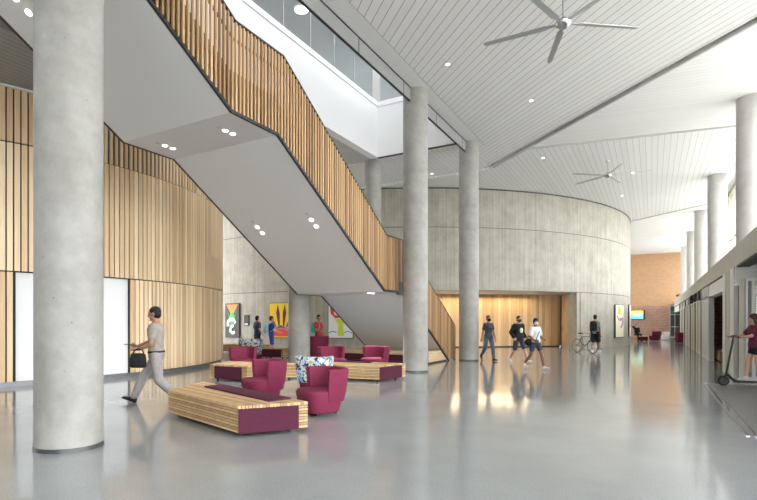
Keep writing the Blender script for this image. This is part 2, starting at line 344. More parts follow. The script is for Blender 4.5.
# balustrade glass
g = empty('glass_balustrade', (-10.15, 0, 10.85), 0, 'clear glass balustrade panels standing along the long white mezzanine edge', 'balustrade')
yy = 19.3; k = 0
while yy > 2:
    b = MB(); b.box(-0.008, yy-1.5, 0, 0.008, yy-0.03, 1.45); b.build('glass_panel', M['glass2'], g)
    b = MB(); b.box(-0.012, yy-0.028, 0, 0.012, yy-0.004, 1.45); b.build('joint', M['grey_panel'], g); yy -= 1.53
g = empty('glass_balustrade', (-10.0, 19.68, 10.85), 0, 'short glass balustrade on the far mezzanine edge beside the tall round column', 'balustrade')
for i in range(2):
    b = MB(); b.box(i*1.9, -0.008, 0, i*1.9+1.87, 0.008, 1.45); b.build('glass_panel', M['glass2'], g)
# low ceiling over the timber drum
b = MB(); b.box(-24, 0, 6.93, -10.3, 13.5, 7.1); struct(b.build('ceiling', M['boardL']))

# ---- timber clad curved wall (left)
CX, CY, CR = -20.586, 9.096, 8.443
def arcpt(r, a, z=0, cx=CX, cy=CY): return Vector((cx+r*math.cos(a), cy+r*math.sin(a), z))
def arc_wall(mb, r0, r1, a0, a1, z0, z1, n, cx=CX, cy=CY):
    for i in range(n):
        t0 = a0+(a1-a0)*i/n; t1 = a0+(a1-a0)*(i+1)/n
        mb.prism([arcpt(r0, t0, 0, cx, cy).xy, arcpt(r1, t0, 0, cx, cy).xy, arcpt(r1, t1, 0, cx, cy).xy, arcpt(r0, t1, 0, cx, cy).xy], z0, z1)
def ang(x, y): return math.atan2(y-CY, x-CX)
A_w0 = -0.3346; A_w1 = -0.0078   # ends of the white recess
def battens(mb, a0, a1, z0, z1, pitch, wfrac, r0=CR-0.045, r1=CR):
    a = a0; st = pitch/CR
    while a < a1-0.3*st:
        mb.t = random.random(); e = a+st*wfrac
        mb.prism([arcpt(r0, a).xy, arcpt(r1, a).xy, arcpt(r1, min(e, a1)).xy, arcpt(r0, min(e, a1)).xy], z0, z1); a += st
b = MB(); arc_wall(b, CR-0.35, CR-0.05, -1.3, A_w0, 0.12, 6.9, 14); arc_wall(b, CR-0.35, CR-0.05, A_w1, 1.9, 0.12, 5.62, 26)
arc_wall(b, CR-0.35, CR-0.05, A_w0, A_w1, 2.66, 5.62, 6); arc_wall(b, CR-0.35, CR-0.05, A_w0, -0.17, 5.62, 6.9, 3)
wl = struct(b.build('wall_left', M['backing']))
b = MB()
battens(b, -1.3, A_w0, 0.12, 2.65, 0.145, 0.78); battens(b, A_w1, 1.9, 0.12, 2.65, 0.145, 0.80)
battens(b, -1.3, 1.9, 2.68, 5.62, 0.145, 0.79); battens(b, -1.3, -0.17, 5.65, 6.88, 0.145, 0.79)
o = b.build('timber_cladding', M['batten'], wl)
b = MB()
b.t = 0.30; arc_wall(b, CR-0.02, CR+0.006, 0.400, 0.74, 2.69, 3.78, 10); b.build('concealed_door', M['batten'], wl)
b = MB(); battens(b, -0.165, 1.9, 5.64, 6.90, 0.145, 0.52)
o = b.build('open_batten_screen', M['batten'], wl)
b = MB()
for z in (5.95, 6.3, 6.65): arc_wall(b, CR-0.08, CR-0.05, -0.17, 1.9, z, z+0.03, 26)
b.build('rail', M['black'], wl)
b = MB(); arc_wall(b, CR-1.3, CR-1.1, -0.17, 1.9, 5.6, 8.4, 24); b.build('inner_drum', M['dark'], wl)  # dark sheet put in for the unlit space behind the open battens
b = MB(); arc_wall(b, CR-0.4, CR+0.03, -1.3, -0.17, 6.885, 6.93, 14); struct(b.build('trim_11', M['white']))
b = MB(); arc_wall(b, CR-0.33, CR-0.13, A_w0, A_w1, 0.05, 2.66, 8); struct(b.build('wall_recess', M['white']))
b = MB(); arc_wall(b, CR-0.30, CR-0.09, -1.3, 1.9, 0.0, 0.12, 40); struct(b.build('baseboard_left', plain('zinc_kick', (0.22, 0.23, 0.24), 0.35, 0.4)))

# ---- great concrete drum (back)
DX, DY, DR = -18.84, 39.78, 17.58
def darc(mb, r0, r1, a0, a1, z0, z1, n): arc_wall(mb, r0, r1, a0, a1, z0, z1, n, DX, DY)
def dang(x, y): return math.atan2(y-DY, x-DX)
aR = dang(-3.65, 31.1); aL = dang(-10.6, 24.2); aE = 0.6; aS = -2.4
b = MB()
GAP = 0.02
for (z0, z1) in ((3.16, 6.33), (6.36, 8.36)):
    darc(b, DR-0.5, DR, aS, aE, z0, z1, 110)
darc(b, DR-0.5, DR, aR, aE, 0, 3.13, 40); darc(b, DR-0.5, DR, aS, aL, 0, 3.13, 50)
darc(b, DR-0.5, DR-0.02, aS, aE, 3.10, 8.36, 110) if False else None
wb = struct(b.build('wall_back', M['conc_wall'], smooth=True))
b = MB(); darc(b, DR-0.45, DR-0.025, aR, aE, 3.12, 3.17, 40); darc(b, DR-0.45, DR-0.025, aS, aL, 3.12, 3.17, 50); darc(b, DR-0.45, DR-0.025, aS, aE, 6.32, 6.37, 110)
for a in [aS+0.1*i for i in range(31)]:
    pass
b.build('shadow_joint', M['dark'], wb)
b = MB(); darc(b, DR-0.3, DR+0.02, aS, aE, 8.30, 8.36, 110); struct(b.build('trim_12', M['dark']))
# recess: flat timber wall, soffit, side wall with door
p0 = Vector((-12.2, 27.45, 0)); p1 = Vector((-4.82, 33.7, 0)); dd = (p1-p0); LW = dd.length; dd.normalize(); nn = Vector((dd.y, -dd.x, 0))
def recess_mat(): return Matrix(((dd.x, -nn.x, 0, p0.x), (dd.y, -nn.y, 0, p0.y), (0, 0, 1, 0), (0, 0, 0, 1)))
RM = recess_mat()
b = MB(); b.box(-0.3, 0.0, 0, LW, 0.25, 3.3, RM); wr = struct(b.build('wall_recess', M['backing']))
b = MB(); x = -0.2
while x < LW-0.1:
    wd = random.choice((0.16, 0.22, 0.28)); b.t = random.random(); b.box(x, -0.03-random.random()*0.02, 0.06, x+wd-0.012, 0.0, 3.13, RM); x += wd
b.build('timber_cladding', M['batten_r'], wr)
b = MB()
sof = [arcpt(DR-0.02, a, 0, DX, DY).xy for a in [aL+(aR-aL)*i/14 for i in range(15)]]
b.prism(sof+[Vector((-4.82, 33.9)), Vector((-12.4, 27.6))], 3.14, 3.3); struct(b.build('ceiling', M['grey_panel']))
# side wall (right jamb) with timber door
q0 = Vector((-4.82, 33.7)); q1 = Vector((-3.75, 31.25)); e = (q1-q0); LE = e.length; e.normalize()
QM = Matrix(((e.x, e.y, 0, q0.x), (e.y, -e.x, 0, q0.y), (0, 0, 1, 0), (0, 0, 0, 1)))
b = MB(); b.box(0, -0.35, 0, LE+0.1, -0.06, 3.14, QM); struct(b.build('wall_jamb', M['conc_wall']))
b = MB(); b.box(0.35, -0.07, 0, 1.75, 0.0, 3.1, QM); dr = struct(b.build('door_1', M['grey_panel']))
b = MB(); b.t = 0.6; b.box(0.62, -0.01, 2.25, 1.40, 0.02, 2.95, QM); b.box(0.62, -0.01, 0.15, 1.40, 0.02, 2.08, QM); b.build('door_leaf', M['batten_r'], dr)
b = MB(); b.box(0.66, 0.02, 0.95, 0.70, 0.06, 1.25, QM); b.build('door_handle', M['chrome'], dr)
b = MB(); b.box(0.0, -0.06, 0, 0.33, -0.01, 3.12, QM); struct(b.build('trim_13', M['dark']))

# ---- end brick wall
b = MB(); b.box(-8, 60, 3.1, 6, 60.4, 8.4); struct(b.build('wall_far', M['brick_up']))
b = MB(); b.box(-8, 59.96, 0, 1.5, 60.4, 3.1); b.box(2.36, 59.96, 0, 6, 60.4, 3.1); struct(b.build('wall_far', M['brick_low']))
b = MB(); b.box(1.5, 60.0, 0, 2.36, 60.1, 3.1); dr = struct(b.build('door_2', M['dark']))
b = MB()
for x in (1.5, 1.9, 2.30): b.box(x, 59.94, 0, x+0.06, 60.0, 3.1)
for z in (0, 2.2, 3.04): b.box(1.5, 59.94, z, 2.36, 60.0, z+0.06)
b.build('door_frame', M['grey_panel'], dr)
b = MB(); b.box(1.6, 59.93, 2.35, 2.2, 59.97, 2.6); b.build('transom_pane', plain('green_glass', (0.05, 0.25, 0.18), 0.2), dr)
b = MB(); b.box(1.62, 59.88, 1.0, 2.24, 59.92, 1.06); b.build('push_bar', M['chrome'], dr)

# ---- right facade
FX = 1.85
b = MB(); b.prism([(FX, 2.94), (FX+0.3, 2.94), (FX+0.3, 3.2), (3.7, 3.2), (3.7, 3.47), (FX, 3.47)], -6, 60,
                  Matrix(((1, 0, 0, 0), (0, 0, 1, 0), (0, 1, 0, 0), (0, 0, 0, 1)))); struct(b.build('trim_14', M['beam']))
b = MB(); b.box(FX+0.02, -6, 2.90, FX+0.28, 60, 2.94); struct(b.build('trim_15', M['dark']))
b = MB(); b.box(-34, -6.3, 0, 0, -6.0, 9.0); b.box(0, -6.3, 4.6, 8, -6.0, 9.0); struct(b.build('wall_rear', M['conc_wall']))  # unseen wall added behind the camera to hold back light
# upper glazing
wn = empty('window_2', (3.6, 0, 3.47)); struct(wn)
b = MB()
y = -5.0
while y < 59:
    b.box(-0.10, y, 0, 0.06, y+0.16, 4.9); b.box(-0.02, y+0.5, 0, 0.02, y+0.56, 4.9); y += 1.55
b.box(-0.08, -6, 0, 0.06, 60, 0.12); b.box(-0.08, -6, 4.7, 0.06, 60, 4.9); b.box(-0.05, -6, 2.3, 0.03, 60, 2.38)
b.build('window_frame', M['beige'], wn)
b = MB(); b.box(-0.005, -6, 0.1, 0.005, 60, 4.8); b.build('pane', M['glass'], wn)
# lower facade: piers, headers and panels
def pier(y0, y1, x0, x1, mat, z1=2.94, label=None):
    b = MB(); b.box(x0, y0, 0, x1, y1, z1); o = b.build('trim_16', mat); return struct(o)
b = MB(); b.box(FX+0.04, 16.6, 2.50, FX+0.24, 59.9, 2.92); struct(b.build('trim_17', M['pier']))
b = MB(); b.box(FX+0.02, 16.6, 2.45, FX+0.26, 59.9, 2.50); struct(b.build('trim_18', M['white']))
pier(24.2, 27.5, FX+0.02, FX+0.2, M['grey_panel']); pier(27.5, 27.75, FX, FX+0.3, M['dark'])
pier(18.8, 19.4, FX+0.0, FX+0.22, M['pier']); pier(17.85, 18.6, FX+0.0, FX+0.2, M['beam']); pier(16.95, 17.75, FX+0.0, FX+0.2, M['pier']); pier(16.6, 19.3, FX+0.1, FX+0.18, M['dark'])
# glazed flank of the entrance vestibule
wn = empty('window_3', (1.85, 16.55, 0)); struct(wn)
b = MB(); b.box(0.07, -0.02, 0, 0.18, 0.04, 2.62); b.build('panel', M['beige'], wn)
b = MB(); b.box(0.20, -0.04, 0, 0.25, 0.04, 2.62); b.box(0.33, -0.04, 0, 0.40, 0.04, 2.62); b.box(0.75, -0.04, 0, 0.83, 0.04, 2.62); b.box(0.2, -0.03, 2.55, 0.9, 0.03, 2.62); b.box(0.2, -0.03, 0, 0.9, 0.03, 0.1); b.build('window_frame', M['white'], wn)
b = MB(); b.box(0.25, -0.005, 0.1, 0.75, 0.005, 2.55); b.build('pane', M['glass'], wn)
b = MB(); b.box(FX+0.0, 16.5, 2.62, 2.75, 16.62, 2.94); struct(b.build('trim_19', M['pier']))
for i, y in enumerate((28.4, 30.2, 32.0, 34.0, 36.2, 39.5, 43, 47)):
    pier(y, y+1.15, FX+0.04, FX+0.18, M['beige']); pier(y+1.15, y+1.3, FX+0.0, FX+0.2, M['dark'] if i % 2 else M['grey_panel'])
# far vestibule doors behind the scooter rider
def glazed(name, x, y0, y1, step, zt=2.9, mat='beige'):
    wn = empty(name, (x, y0, 0)); struct(wn); b = MB(); y = 0; k = 0
    while y <= y1-y0+0.01:
        b.box(-0.05, y-0.05, 0, 0.05, y+0.05, zt); y += step
    b.box(-0.04, 0, 0, 0.04, y1-y0, 0.12); b.box(-0.04, 0, 2.3, 0.04, y1-y0, 2.36); b.box(-0.04, 0, zt-0.1, 0.04, y1-y0, zt)
    b.build('door_frame', M[mat], wn)
    b = MB(); b.box(-0.004, 0, 0.1, 0.004, y1-y0, zt-0.05); b.build('pane', M['glass'], wn)
    b = MB(); y = step*0.9
    while y < y1-y0: b.cyl((-0.1, y, 0.9), (-0.1, y, 1.3), 0.014); b.cyl((-0.1, y, 0.95), (-0.05, y, 0.95), 0.01); b.cyl((-0.1, y, 1.25), (-0.05, y, 1.25), 0.01); y += step
    b.build('door_handle', M['chrome'], wn)
glazed('door_3', 2.75, 7.0, 16.5, 0.95)
b = MB(); b.box(FX+0.3, 6, 3.0, 6, 59.9, 3.19); struct(b.build('ceiling', M['grey_panel']))
# brick lined side room seen through the opening
b = MB(); b.box(4.2, 19.4, 0, 4.4, 28, 3.0); b.box(2.1, 27.0, 0, 4.2, 27.2, 3.0); struct(b.build('wall_side', M['brick_low']))
b = MB(); b.box(2.1, 19.3, 0, 4.2, 19.45, 3.0); struct(b.build('wall_side', M['grey_panel']))
b = MB(); b.box(4.8, 12.0, 0, 5.0, 19.3, 3.0); struct(b.build('wall_side', M['beam']))
b = MB(); b.box(2.9, 28.3, 0, 3.1, 59.9, 3.0); struct(b.build('wall_side', M['beige']))

# inlaid entrance mat
mt = MB(); mt.box(1.2, 8.5, 0.0, 2.2, 15.35, 0.006); o = mt.build('entrance_mat', plain('mat_fibre', (0.20, 0.20, 0.195), 0.35, noise=0.2, ns=120)); tag(o, 'dark grey entrance mat with metal rims inlaid in the floor by the doors', 'mat')
b = MB(); b.box(1.06, 8.5, 0, 1.10, 15.45, 0.009); b.box(1.16, 8.5, 0, 1.20, 15.45, 0.009); b.box(1.1, 15.40, 0, 2.2, 15.45, 0.009); b.build('metal_rim', M['chrome'], o)

# ---------------------------------------------------------------- columns
def column(x, y, label, top=8.48, r=0.375, base=True, group='main row of columns', mat='conc_col'):
    o = empty('column', (x, y, 0), 0, label, 'column', group)
    b = MB(); N = 48; zs = [0.0, top]
    b.loft([[(r*math.cos(2*PI*i/N), r*math.sin(2*PI*i/N), z) for i in range(N)] for z in zs]); b.build('shaft', M[mat], o, smooth=True)
    if base:
        b = MB(); r2 = r+0.008
        b.loft([[(r2*math.cos(2*PI*i/N), r2*math.sin(2*PI*i/N), z) for i in range(N)] for z in (0.0, 0.05)]); b.build('base_ring', plain('ring', (0.10, 0.105, 0.11), 0.35, 0.5), o, smooth=True)
    return o
column(-6.045, 3.64, 'huge pale concrete column in the left foreground')
column(-6.17, 14.53, 'tall concrete column standing in front of the lower stair flight')
column(-6.16, 19.81, 'concrete column beside the walking person in black mask and jeans')
column(-10.42, 14.4, 'concrete column under the stair landing, between the yellow and white paintings', 8.48, 0.378, True, 'columns behind the stair')
column(-10.42, 19.85, 'concrete column rising behind the stair handrail up to the white mezzanine corner', 8.48, 0.36, True, 'columns behind the stair')
rl = ['nearest right-hand column, above the beam at the picture edge', 'second right-hand column, next to the beige window strip', 'third right-hand column along the clerestory above the beam', 'fourth right-hand column, thin with distance', 'farthest right-hand column, in front of the brick wall']
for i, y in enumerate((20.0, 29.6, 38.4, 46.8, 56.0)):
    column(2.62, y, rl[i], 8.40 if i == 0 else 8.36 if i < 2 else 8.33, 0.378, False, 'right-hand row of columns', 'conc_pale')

# ---------------------------------------------------------------- staircase
S = [(-2.0, 10.95), (7.19, 5.43), (8.57, 5.43), (13.62, 2.41), (15.05, 2.41), (19.2, 0.0)]
R = [(-2.0, 12.80), (7.3, 7.19), (8.78, 7.18), (13.76, 4.08), (15.0, 4.09), (19.9, 1.36)]
def interp(P, y):
    for (a, za), (c, zc) in zip(P, P[1:]):
        if y <= c: return za+(zc-za)*(y-a)/(c-a)
    return P[-1][1]
XR, XL = -6.75, -9.95
st = empty('staircase', (-8.3, 19.9, 0), 0, 'long grey-soffited staircase with timber batten sides climbing over the lobby', 'staircase')
ST = Matrix.Translation((8.3, -19.9, 0))
YZ = Matrix(((0, 0, 1, 0), (1, 0, 0, 0), (0, 1, 0, 0), (0, 0, 0, 1)))   # prism(y,z) extruded along x
b = MB()
top = []
def steps(y0, z0, y1, z1):   # descending from (y0,z0) to (y1,z1)
    n = max(1, round((z0-z1)/0.165)); r = (z0-z1)/n; t = (y1-y0)/n; pts = []; z = z0
    for i in range(n): pts.append((y0+t*i, z)); z -= r; pts.append((y0+t*i, z))
    return pts
TH = 0.55
tp = [(-2.0, 10.85)]; 
tp += steps(-1.6, 10.85, 7.25, 5.43+TH) + steps(8.8, 5.43+TH, 13.7, 2.41+TH) + steps(15.2, 2.41+TH, 19.75, 0.165) + [(19.9, 0.165), (19.9, 0.0)]
# split in convex-ish slices so caps triangulate well
prev = None
ys = sorted(set([p[0] for p in tp]+[p[0] for p in S]))
def ztop(y, side):
    z = None
    for (a, za), (c, zc) in zip(tp, tp[1:]):
        if a-1e-9 <= y <= c+1e-9 and c > a+1e-9:
            if side > 0 and y < c-1e-9: return za
            if side < 0 and y > a+1e-9: return za
    return 0.165
for ya, yc in zip(ys, ys[1:]):
    if yc-ya < 1e-6: continue
    m = (ya+yc)/2; z = ztop(m, 1); s0, s1 = interp(S, ya), interp(S, yc)
    b.prism([(ya, s0), (yc, s1), (yc, max(z, s1+0.01)), (ya, max(z, s0+0.01))], XL+0.05, XR-0.05, ST @ YZ)
b.build('flight', M['soffit'], st)
def edge(x0, x1, off0, off1, P, name, mat, y_end=None):
    b = MB()
    for (a, za), (c, zc) in zip(P, P[1:]): b.prism([(a, za+off0), (c, zc+off0), (c, zc+off1), (a, za+off1)], x0, x1, ST @ YZ)
    return b.build(name, mat, st)
edge(XR-0.05, XR+0.005, -0.01, 0.05, S, 'edge_trim', M['black']); edge(XL-0.005, XL+0.05, -0.01, 0.05, S, 'edge_trim', M['black'])
# brown stringer boards just inside the battens
S2 = S[:-1]+[(19.2, 0.05)]
edge(XR-0.07, XR-0.05, 0.05, 0.80, S2, 'stringer', M['wood_in']); edge(XL+0.05, XL+0.07, 0.05, 0.80, S2, 'stringer', M['wood_in'])
edge(XR-0.075, XR-0.045, -0.36, -0.31, R, 'fixing_rail', M['black']); edge(XL+0.045, XL+0.075, -0.36, -0.31, R, 'fixing_rail', M['black'])
for nm, xa, xb in (('batten_screen', XR-0.045, XR), ('batten_screen', XL, XL+0.045)):
    b = MB(); y = -1.9
    while y < 19.88:
        b.t = random.random()*0.9+0.05; zb = interp(S, y)+0.05 if y < 19.15 else 0.03
        b.box(xa, y, zb, xb, y+0.045, interp(R, y)-0.02, ST); y += 0.107
    b.build(nm, M['batten_s'], st)
edge(XR-0.05, XR+0.006, -0.025, 0.012, R, 'handrail', M['black']); edge(XL-0.006, XL+0.05, -0.025, 0.012, R, 'handrail', M['black'])
b = MB(); b.box(XR-0.1, 19.86, 0.0, XR+0.01, 19.92, 1.36, ST); b.build('newel', M['black'], st)
b = MB(); b.box(XR-0.1, 14.6, 2.36, XR+0.0, 15.1, 2.75, ST); b.build('junction_box', M['black'], st)
# recessed downlights in the soffit: pairs
for (x, y) in ((-7.52, 7.93), (-9.32, 7.91), (-9.23, 10.93), (-7.43, 10.91), (-7.61, 14.37), (-9.24, 4.73)):
    z = interp(S, y); sl = 0.0 if (7.19 <= y <= 8.57 or y > 13.62) else -0.598
    for d in (-0.11, 0.11):
        c = Vector((x, y+d, interp(S, y+d))); n = Vector((0, sl, -1)).normalized()
        b = MB(); b.cyl(ST @ (c-n*0.01), ST @ (c+n*0.012), 0.055, n=20); dl = b.build('downlight', M['lamp'], st)
    sl_ = bpy.data.lights.new('downlight_beam', 'SPOT'); sl_.energy = 190 if y > 14 else 70; sl_.spot_size = math.radians(95); sl_.spot_blend = 0.8; sl_.shadow_soft_size = 0.06; sl_.color = (1, 0.98, 0.95)
    so = bpy.data.objects.new('downlight_beam', sl_); COL.objects.link(so); so.location = (x, y, z-0.06)
    b = MB(); t_ = Vector((0, 1, sl)); 
    c0 = Vector((x, y, z)); 
    b.cyl(ST @ (c0-t_*0.30-n*0.01), ST @ (c0-t_*0.30+n*0.006), 0.05, n=12); b.build('downlight_trim', M['grey_panel'], st)

# timber platform and upholstered bench under the lowest flight
o = empty('stair_platform', (-8.3, 17.6, 0), 0, 'low timber seating platform with plum front tucked under the lowest stair flight', 'platform')
PT = Matrix.Translation((8.3, -17.6, 0))
b = MB(); b.prism([(17.2, 0.06), (19.02, 0.06), (19.0, 0.09), (18.4, 0.44), (17.2, 0.44)], -10.3, -6.80, PT @ YZ)
b.build('timber_box', wood('platform_wood', (0.42, 0.27, 0.14), (0.84, 0.66, 0.44), attr=False, scale=(1, 1, 16)), o)
b = MB(); b.box(-10.3, 17.14, 0.07, -6.95, 17.2, 0.30, PT); b.build('upholstered_front', M['plum'], o)
b = MB(); b.prism([(17.25, 0.0), (19.1, 0.0), (19.1, 0.06), (17.25, 0.06)], -10.2, -6.82, PT @ YZ); b.build('plinth', M['black'], o)

# ---------------------------------------------------------------- ceiling fans and lights
def fan(x, y, hz, cz, rad, a0, label):
    o = empty('ceiling_fan', (x, y, hz), 0, label, 'ceiling fan', 'large five-blade ceiling fans')
    b = MB(); b.cyl((0, 0, 0.1), (0, 0, cz-hz), 0.022, n=12); b.build('downrod', M['fan'], o, smooth=True)
    b = MB(); b.cyl((0, 0, cz-hz-0.10), (0, 0, cz-hz), 0.06, 0.09, n=20); b.build('canopy', M['fan'], o, smooth=True)
    b = MB(); n = 24
    b.loft([[(r*math.cos(2*PI*i/n), r*math.sin(2*PI*i/n), z) for i in range(n)] for r, z in ((0.04, -0.09), (0.07, -0.085), (0.11, -0.05), (0.15, -0.02), (0.16, 0.03), (0.12, 0.07), (0.06, 0.10), (0.04, 0.14))])
    b.build('motor_housing', M['chrome'], o, smooth=True)
    for k in range(5):
        a = a0+k*2*PI/5; Rm = Matrix.Rotation(a, 4, 'Z') @ Matrix.Rotation(math.radians(10), 4, 'X')
        b = MB(); b.prism([(0.12, -0.035), (0.30, -0.045), (0.34, -0.075), (rad-0.05, -0.06), (rad, -0.04), (rad, 0.03), (rad-0.05, 0.05), (0.34, 0.055), (0.30, 0.035), (0.12, 0.03)], 0.005, 0.022, Rm)
        b.build('blade', M['fan'], o)
fan(-1.56, 11.34, 7.6, 8.48, 1.62, math.atan2(0.98, 1.3), 'large ceiling fan near the top edge of the picture')
fan(-1.62, 24.5, 7.72, 8.36, 1.6, math.atan2(0.1, 1.57), 'smaller-looking distant ceiling fan hanging in front of the concrete drum')
lab = ['small round ceiling light nearest the bulkhead strip', 'small round ceiling light between the two front columns and the near fan', 'ceiling light just beyond the dark ceiling joint', 'ceiling light in the white wedge near the right edge', 'ceiling light behind the tall column under the mezzanine', 'ceiling light close above the drum rim', 'ceiling light beside the distant fan']
for i, (x, y, z) in enumerate(((-4.75, 13.4, 8.48), (-3.27, 16.95, 8.48), (-3.92, 22.74, 8.36), (2.02, 16.53, 8.40), (-8.87, 22.86, 8.47), (-1.4, 31.74, 8.36), (-0.75, 27.13, 8.36))):
    b = MB(); b.cyl((0, 0, -0.012), (0, 0, 0.0), 0.055, n=20); o = empty('ceiling_light', (x, y, z), 0, lab[i], 'ceiling light', 'round recessed ceiling lights'); b.build('diffuser', M['lamp'], o)
    b = MB(); b.cyl((0, 0, -0.008), (0, 0, 0.0), 0.075, n=20); b.build('rim', M['bulk'], o)
o = empty('ceiling_light', (-10.75, 15.0, 12.68), 0, 'large round lamp glowing on the mezzanine ceiling behind the balustrade glass', 'ceiling light')
b = MB(); b.cyl((0, 0, -0.05), (0, 0, 0.02), 0.24, n=32); b.build('diffuser', M['lamp'], o)
b = MB(); b.cyl((0, 0, -0.03), (0, 0, 0.02), 0.27, n=32); b.build('rim', M['white'], o)
o = empty('security_camera', (2.2, 56.0, 4.0), 0, 'small dark security camera bracket on the farthest right-hand column', 'camera')
b = MB(); b.box(-0.2, -0.08, -0.06, 0.06, 0.08, 0.02); b.build('arm', M['dark'], o); b = MB(); b.ell((-0.2, 0, -0.08), (0.12, 0.12, 0.12)); b.build('dome', M['black'], o, smooth=True)
o = empty('security_camera', (1.80, 33.0, 2.55), 0, 'black dome camera under the beam near the beige door panels', 'camera')
b = MB(); b.ell((0, 0, 0), (0.07, 0.09, 0.07)); b.build('dome', M['black'], o, smooth=True); b = MB(); b.box(-0.04, -0.04, 0.08, 0.06, 0.04, 0.36); b.build('mount', M['black'], o)

# ---------------------------------------------------------------- benches
def clip_half(poly, n, d):
    out = []; m = len(poly)
    for i in range(m):
        a, c = poly[i], poly[(i+1) % m]; da = a[0]*n[0]+a[1]*n[1]-d; dc = c[0]*n[0]+c[1]*n[1]-d
        if da <= 0: out.append(a)
        if (da < 0) != (dc < 0) and abs(da-dc) > 1e-9:
            t = da/(da-dc); out.append((a[0]+(c[0]-a[0])*t, a[1]+(c[1]-a[1])*t))
    return out
def inset(poly, k):
    cx = sum(p[0] for p in poly)/len(poly); cy = sum(p[1] for p in poly)/len(poly); out = []
    n = len(poly)
    lines = []
    for i in range(n):
        a = Vector(poly[i]); c = Vector(poly[(i+1) % n]); d = (c-a).normalized(); nm = Vector((d.y, -d.x))
        if nm.dot(Vector((cx, cy))-a) > 0: nm = -nm
        lines.append((nm, nm.dot(a)-k))
    for i in range(n):
        n0, d0 = lines[i-1]; n1, d1 = lines[i]; det = n0.x*n1.y-n0.y*n1.x
        out.append(((d0*n1.y-d1*n0.y)/det, (n0.x*d1-n1.x*d0)/det))
    return out
def bench(poly, panels, pad, label, strip_dir=(0, 1), h=0.41):
    cx = sum(p[0] for p in poly)/len(poly); cy = sum(p[1] for p in poly)/len(poly)
    o = empty('bench', (cx, cy, 0), 0, label, 'bench', 'slatted timber lobby benches')
    P = [(x-cx, y-cy) for x, y in poly]
    b = MB(); nS = 8; z0 = 0.06; dz = (h-0.04-z0)/nS
    for i in range(nS):
        b.t = random.random()*0.5+0.5*(i % 2 == 0); b.mi = 0; b.prism(P, z0+dz*i, z0+dz*(i+1)-0.012); b.t = 0; b.mi = 1; b.prism(inset(P, 0.022), z0+dz*(i+1)-0.013, z0+dz*(i+1))  # dark brown insets put the shade between slats into colour
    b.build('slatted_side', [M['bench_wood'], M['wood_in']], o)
    b = MB(); e = Vector((P[strip_dir[1]][0]-P[strip_dir[0]][0], P[strip_dir[1]][1]-P[strip_dir[0]][1])).normalized(); n = (-e.y, e.x)
    ds = [p[0]*n[0]+p[1]*n[1] for p in P]; d = min(ds)
    while d < max(ds)-0.005:
        q = clip_half(clip_half(P, n, d+0.036), (-n[0], -n[1]), -d); b.t = random.random()
        if len(q) > 2: b.prism(q, h-0.04, h)
        d += 0.045
    b.build('slatted_top', M['bench_wood'], o)
    b = MB(); b.prism(inset(P, 0.03), h-0.05, h-0.012); b.build('underlay', M['wood_in'], o)
    for (i, t0, t1) in panels:
        a = Vector(P[i]); c = Vector(P[(i+1) % len(P)]); d = (c-a).normalized(); nm = Vector((d.y, -d.x))
        if nm.dot(-a) > 0: nm = -nm
        s, q = a+(c-a)*t0, a+(c-a)*t1
        b = MB(); b.prism([tuple(s-nm*0.02), tuple(q-nm*0.02), tuple(q+nm*0.02), tuple(s+nm*0.02)], 0.05, h-0.045); b.build('upholstered_panel', M['plum'], o, bevel=0.006)
    if pad:
        b = MB(); b.prism([(x-cx, y-cy) for x, y in pad], h, h+0.022); b.build('seat_pad', M['plum'], o, bevel=0.008)
    ip = inset(P, 0.16)
    for x, y in ip: b = MB(); b.cyl((x, y, 0), (x, y, 0.07), 0.03, n=10); b.build('foot', M['black'], o)
    for x, y in ip[:0]: pass
    return o
bench([(-6.66, 5.64), (-4.60, 5.02), (-4.05, 5.80), (-7.05, 6.76)], [(1, 0.0, 0.86)], [(-6.43, 6.19), (-6.39, 6.54), (-4.39, 5.88), (-4.49, 5.50)],
      'nearest slatted timber bench, in the foreground with long plum pad and plum end panel', (0, 1))
bench([(-9.85, 9.68), (-8.62, 9.72), (-7.95, 11.15), (-10.15, 10.68)], [(0, 0.14, 0.86)], None, 'slatted timber bench behind the two front magenta armchairs, plum panel facing left front', (0, 3))
bench([(-8.1, 11.2), (-5.85, 11.5), (-5.62, 12.55), (-8.0, 12.35)], [(1, 0.0, 0.85)], [(-7.9, 11.95), (-7.8, 12.25), (-6.5, 12.35), (-6.4, 12.05)], 'slatted timber bench in front of the stair column, plum end facing right', (0, 1))
bench([(-18.6, 18.5), (-15.9, 19.5), (-16.2, 20.2), (-19.2, 19.2)], [], None, 'timber bench against the concrete wall below the dark green-and-orange painting', (0, 1))
bench([(-14.1, 16.75), (-13.0, 16.85), (-12.95, 17.5), (-14.1, 17.4)], [(0, 0.04, 0.92)], None, 'small timber bench with plum front beside the patterned chair and round column', (0, 3))

